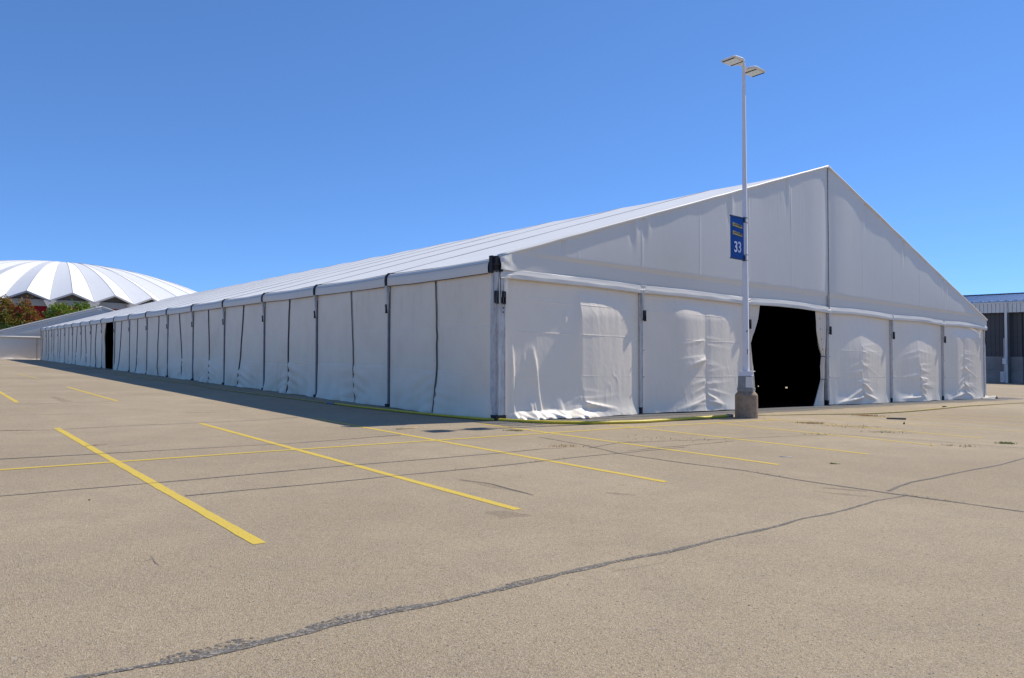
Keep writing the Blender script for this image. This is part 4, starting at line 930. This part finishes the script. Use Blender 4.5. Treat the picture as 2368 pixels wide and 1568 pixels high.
tuft('grass_tuft', 1930, 1073, 40, .035, .025, ['grass', 'straw'], 'tiny green sprout in the open asphalt at right', 'grass tuft', 11)
tuft('leaf_litter', 1725, 967, 160, .28, .03, ['redleaf', 'straw'], 'dead leaves blown against the concrete base of the pole', 'leaf litter', 12, .9)
cw = MB(); rr = random.Random(5)
for (pts, n) in (([(-20, 997), (110, 995), (293, 985)], 240), ([(429, 1147), (951, 1097), (1360, 1054)], 60), ([(2087, 1145), (2230, 1164), (2367, 1184)], 110), ([(1427, 1024), (1667, 1016)], 150), ([(195, 1033), (250, 1028)], 50), ([(1718, 1087), (2000, 1133)], 40)):
    P = np.array([at(*p) for p in pts]); s = np.concatenate([[0], np.cumsum(np.hypot(*np.diff(P, axis=0).T))])
    for i in range(n):
        q = rr.random()*s[-1]
        if vn(q*.8, 0, 77) < .45: continue
        x = np.interp(q, s, P[:, 0])+rr.gauss(0, .012); y = np.interp(q, s, P[:, 1])+rr.gauss(0, .012); z = G(x, y); t = rr.uniform(0, 6.28); l = rr.uniform(.01, .035); w = .004
        cw.add([(x-w, y, z), (x+w, y, z), (x+l*math.cos(t), y+l*math.sin(t), z+l*.8)], [(0, 1, 2)])
tag(cw.build('crack_weeds', M['straw'], None), 'sparse dry grass growing along the cracks in the pavement', 'weeds', kind='stuff')
# loose grit over the near asphalt
gr = MB(); rr = random.Random(11)
for i in range(1500):
    y = 3.2*math.exp(rr.random()*1.5); x = rr.uniform(-.8, .8)*y; z = G(x, y); s = rr.uniform(.002, .0055)*(1+.5*(rr.random() < .05)); t = rr.random()*3
    c_, s_ = math.cos(t)*s, math.sin(t)*s
    gr.add([(x+c_, y+s_, z), (x-s_, y+c_, z), (x-c_*1.3, y-s_, z), (x+s_, y-c_*.8, z), (x, y, z+s*.8)], [(0, 1, 4), (1, 2, 4), (2, 3, 4), (3, 0, 4)])
M['grit'] = speck('grit', (0.16, 0.13, 0.10), (0.5, 0.43, 0.33), 3)
tag(gr.build('grit', M['grit'], None, off=(0, 0, 0)), 'loose grit scattered over the near asphalt', 'grit', kind='stuff')
def stick(name, pts, r, mat, label, cat):
    P = [(*at(*p), 0) for p in pts]; P = [(x, y, G(x, y)+r) for x, y, _ in P]
    return tag(MB().tube(P, r, 5).build(name, mat, None, True), label, cat)
x0, y0 = at(2052, 969); x1, y1 = at(2094, 970.5); dv = np.array([x1-x0, y1-y0, 0]); ln_ = np.linalg.norm(dv); dv /= ln_; pv = np.array([-dv[1], dv[0], 0]); cpt = np.array([(x0+x1)/2, (y0+y1)/2, G((x0+x1)/2, (y0+y1)/2)+.022])
tag(MB().obox(cpt, dv, pv, (0, 0, 1), ln_/2, .07, .02).build('plank', M['plank'], None), 'short grey plank lying flat right of the leaf heap', 'plank')
stick('twig', [(916, 993.5), (940, 992), (958, 990.5), (964, 989)], .010, M['straw'], 'dry twig on the asphalt beside the third yellow line', 'twig')
stick('white_stick', [(1803, 1056.5), (1831, 1057.5)], .005, M['white'], 'thin white stick at the end of the fourth yellow line', 'stick')
def clod(u, v, w, mat, label, cat, seed, h=.05):
    x0, y0 = at(u, v); rr = random.Random(seed); m = MB(); prof = [(w, 0), (w*.8, h*.5), (w*.35, h)]; z0 = G(x0, y0)
    V = []; n = 9
    for r_, z in prof:
        for k in range(n): q = r_*rr.uniform(.7, 1.25); V.append((x0+q*math.cos(k*6.283/n), y0+.6*q*math.sin(k*6.283/n), z0+z*rr.uniform(.8, 1.2)))
    F = [(i*n+k, i*n+(k+1) % n, (i+1)*n+(k+1) % n, (i+1)*n+k) for i in range(2) for k in range(n)]+[tuple(2*n+k for k in range(n))]
    return tag(put('clod', V, F, mat), label, cat)
clod(2184, 942, .12, M['black'], 'small dark lump beside the thin cable at right', 'debris', 1)
clod(95, 831.5, .9, M['black'], 'black heap at the foot of the smaller tent', 'debris', 2, .35)
clod(2091, 981, .025, M['black'], 'tiny black scrap on the asphalt below the plank', 'debris', 3)
clod(206, 1157, .012, M['black'], 'little dark stone between the two left yellow lines', 'debris', 4, .01)
# white cloth end lying at the far right corner of the tent
x, y = [float(c) for c in T(-.35, 29.9, 0)[:2]]
U, Z = np.meshgrid(np.linspace(0, 1, 10), np.linspace(0, 1, 8))
put('cloth_tail', T(-.55+.45*Z, 29.6+.55*U-.2*Z, .02+.16*vn(U*3, Z*3, 501)*(1-np.abs(2*U-1)**2)), gridf(8, 10), M['fabric'], tent, True)

# ------------------------------------------------------------------ trees between the tents and the arena
def tree(name, x, y, blobs, mat, label, n, leaf, seed, tint, group=None):
    g0 = G(x, y); t = thing(name, (x, y, g0), label, 'tree', group); rr = np.random.default_rng(seed)
    top = max(b[2]+b[5] for b in blobs); m = MB()
    m.tube([(x, y, g0-.2), (x+.1, y, g0+1.5), (x-.1, y, g0+top*.45), (x, y, g0+top*.8)], [.32, .24, .16, .05], 8)
    for bx, by, bz, sx, sy, sz in blobs: m.tube([(x, y, g0+bz*.45), (x+bx*.5, y+by*.5, g0+bz*.75), (x+bx, y+by, g0+bz)], [.13, .08, .03], 6)
    m.build('trunk', M['bark'], t, True)
    vol = np.array([b[3]*b[4]*b[5] for b in blobs])**.7; cnt = (n*vol/vol.sum()).astype(int); V = []; F = []; tn = []
    for (bx, by, bz, sx, sy, sz), c in zip(blobs, cnt):
        nc = max(8, int(c/45)); d = rr.normal(size=(nc, 3)); d /= np.linalg.norm(d, axis=1)[:, None]; cen = d*rr.uniform(.45, 1.0, nc)[:, None]**.6*[sx, sy, sz]+[bx, by, bz]
        for q in range(c):
            k = rr.integers(nc); p = cen[k]+rr.normal(size=3)*leaf*1.5
            a = rr.normal(size=3); a /= np.linalg.norm(a); b_ = np.cross(a, rr.normal(size=3)); b_ /= np.linalg.norm(b_)+1e-9; s = leaf*rr.uniform(.5, 1.2)
            P = p+[x, y, g0]; i = len(V); V += [P-a*s, P+b_*s*.55, P+a*s, P-b_*s*.55]; F.append((i, i+1, i+2, i+3))
            tn.append(float(np.clip(tint(p, (p[2]-bz)/sz, k*.618 % 1)+rr.normal()*.10, 0, 1)))
    o = put('crown', V, F, mat, t); at_ = o.data.attributes.new('tint', 'FLOAT', 'FACE'); at_.data.foreach_set('value', tn)
    return t
def tree_at(u, dist): return ((u-1184)/1685.65*dist, dist)
x, y = tree_at(40, 142); tree('autumn_tree', x, y, [(-5.5, 0, 6.0, 3.4, 3, 4.2), (-1.8, -1, 7.0, 3.3, 3, 4.0), (1.6, 0, 8.2, 1.3, 1.6, 3.0), (3.3, 0, 5.4, 2.3, 2.4, 3.2), (.5, -1.5, 4.0, 4.5, 3, 3.2), (-4, -2, 3.5, 4, 3, 3)], M['leaf_autumn'], 'autumn tree with orange brown leaves left of the arena pier', 15000, .26, 1, lambda p, h, k: .18+.45*k+.20*max(h, -.3)+(.12 if p[0] > 0 else 0))
x, y = tree_at(98, 136); tree('autumn_tree', x, y, [(-.8, 0, 4.3, 2.2, 2.2, 2.6), (1.2, 0, 3.6, 2.0, 2.0, 2.2)], M['leaf_autumn'], 'small reddish tree at the foot of the arena pier', 5000, .24, 2, lambda p, h, k: .32+.42*k+.15*max(h, -.3))
x, y = tree_at(150, 148); tree('green_tree', x, y, [(-.8, 0, 7.6, 3.0, 3, 2.9), (2.3, 0, 7.0, 2.6, 2.6, 2.9), (0, 0, 4.5, 3.5, 3, 2.6)], M['leaf_green'], 'yellow green round tree in front of the arena, right of the pier', 9000, .26, 3, lambda p, h, k: .25+.45*k+.15*h)
x, y = tree_at(199, 150); tree('green_tree', x, y, [(-1.0, 0, 7.8, 2.6, 3, 3.0), (2.2, 0, 6.6, 2.8, 2.6, 3.0), (0, 0, 4.5, 3.5, 3, 2.6)], M['leaf_green'], 'darker green tree with a few red leaves nearest the small tent apex', 9000, .26, 4, lambda p, h, k: .12+.40*k+.12*h+(.45 if (k > .93 and p[2] < 6.5) else 0))
x, y = tree_at(20, 128); tree('dark_tree', x, y, [(-3, 0, 3.4, 4, 3, 2.6), (2, 0, 2.9, 3.5, 3, 2.2), (6, 0, 2.2, 3, 2.5, 1.8)], M['leaf_dark'], 'low dark bushy tree just above the small tent roof at far left', 8000, .26, 5, lambda p, h, k: .2+.5*k)
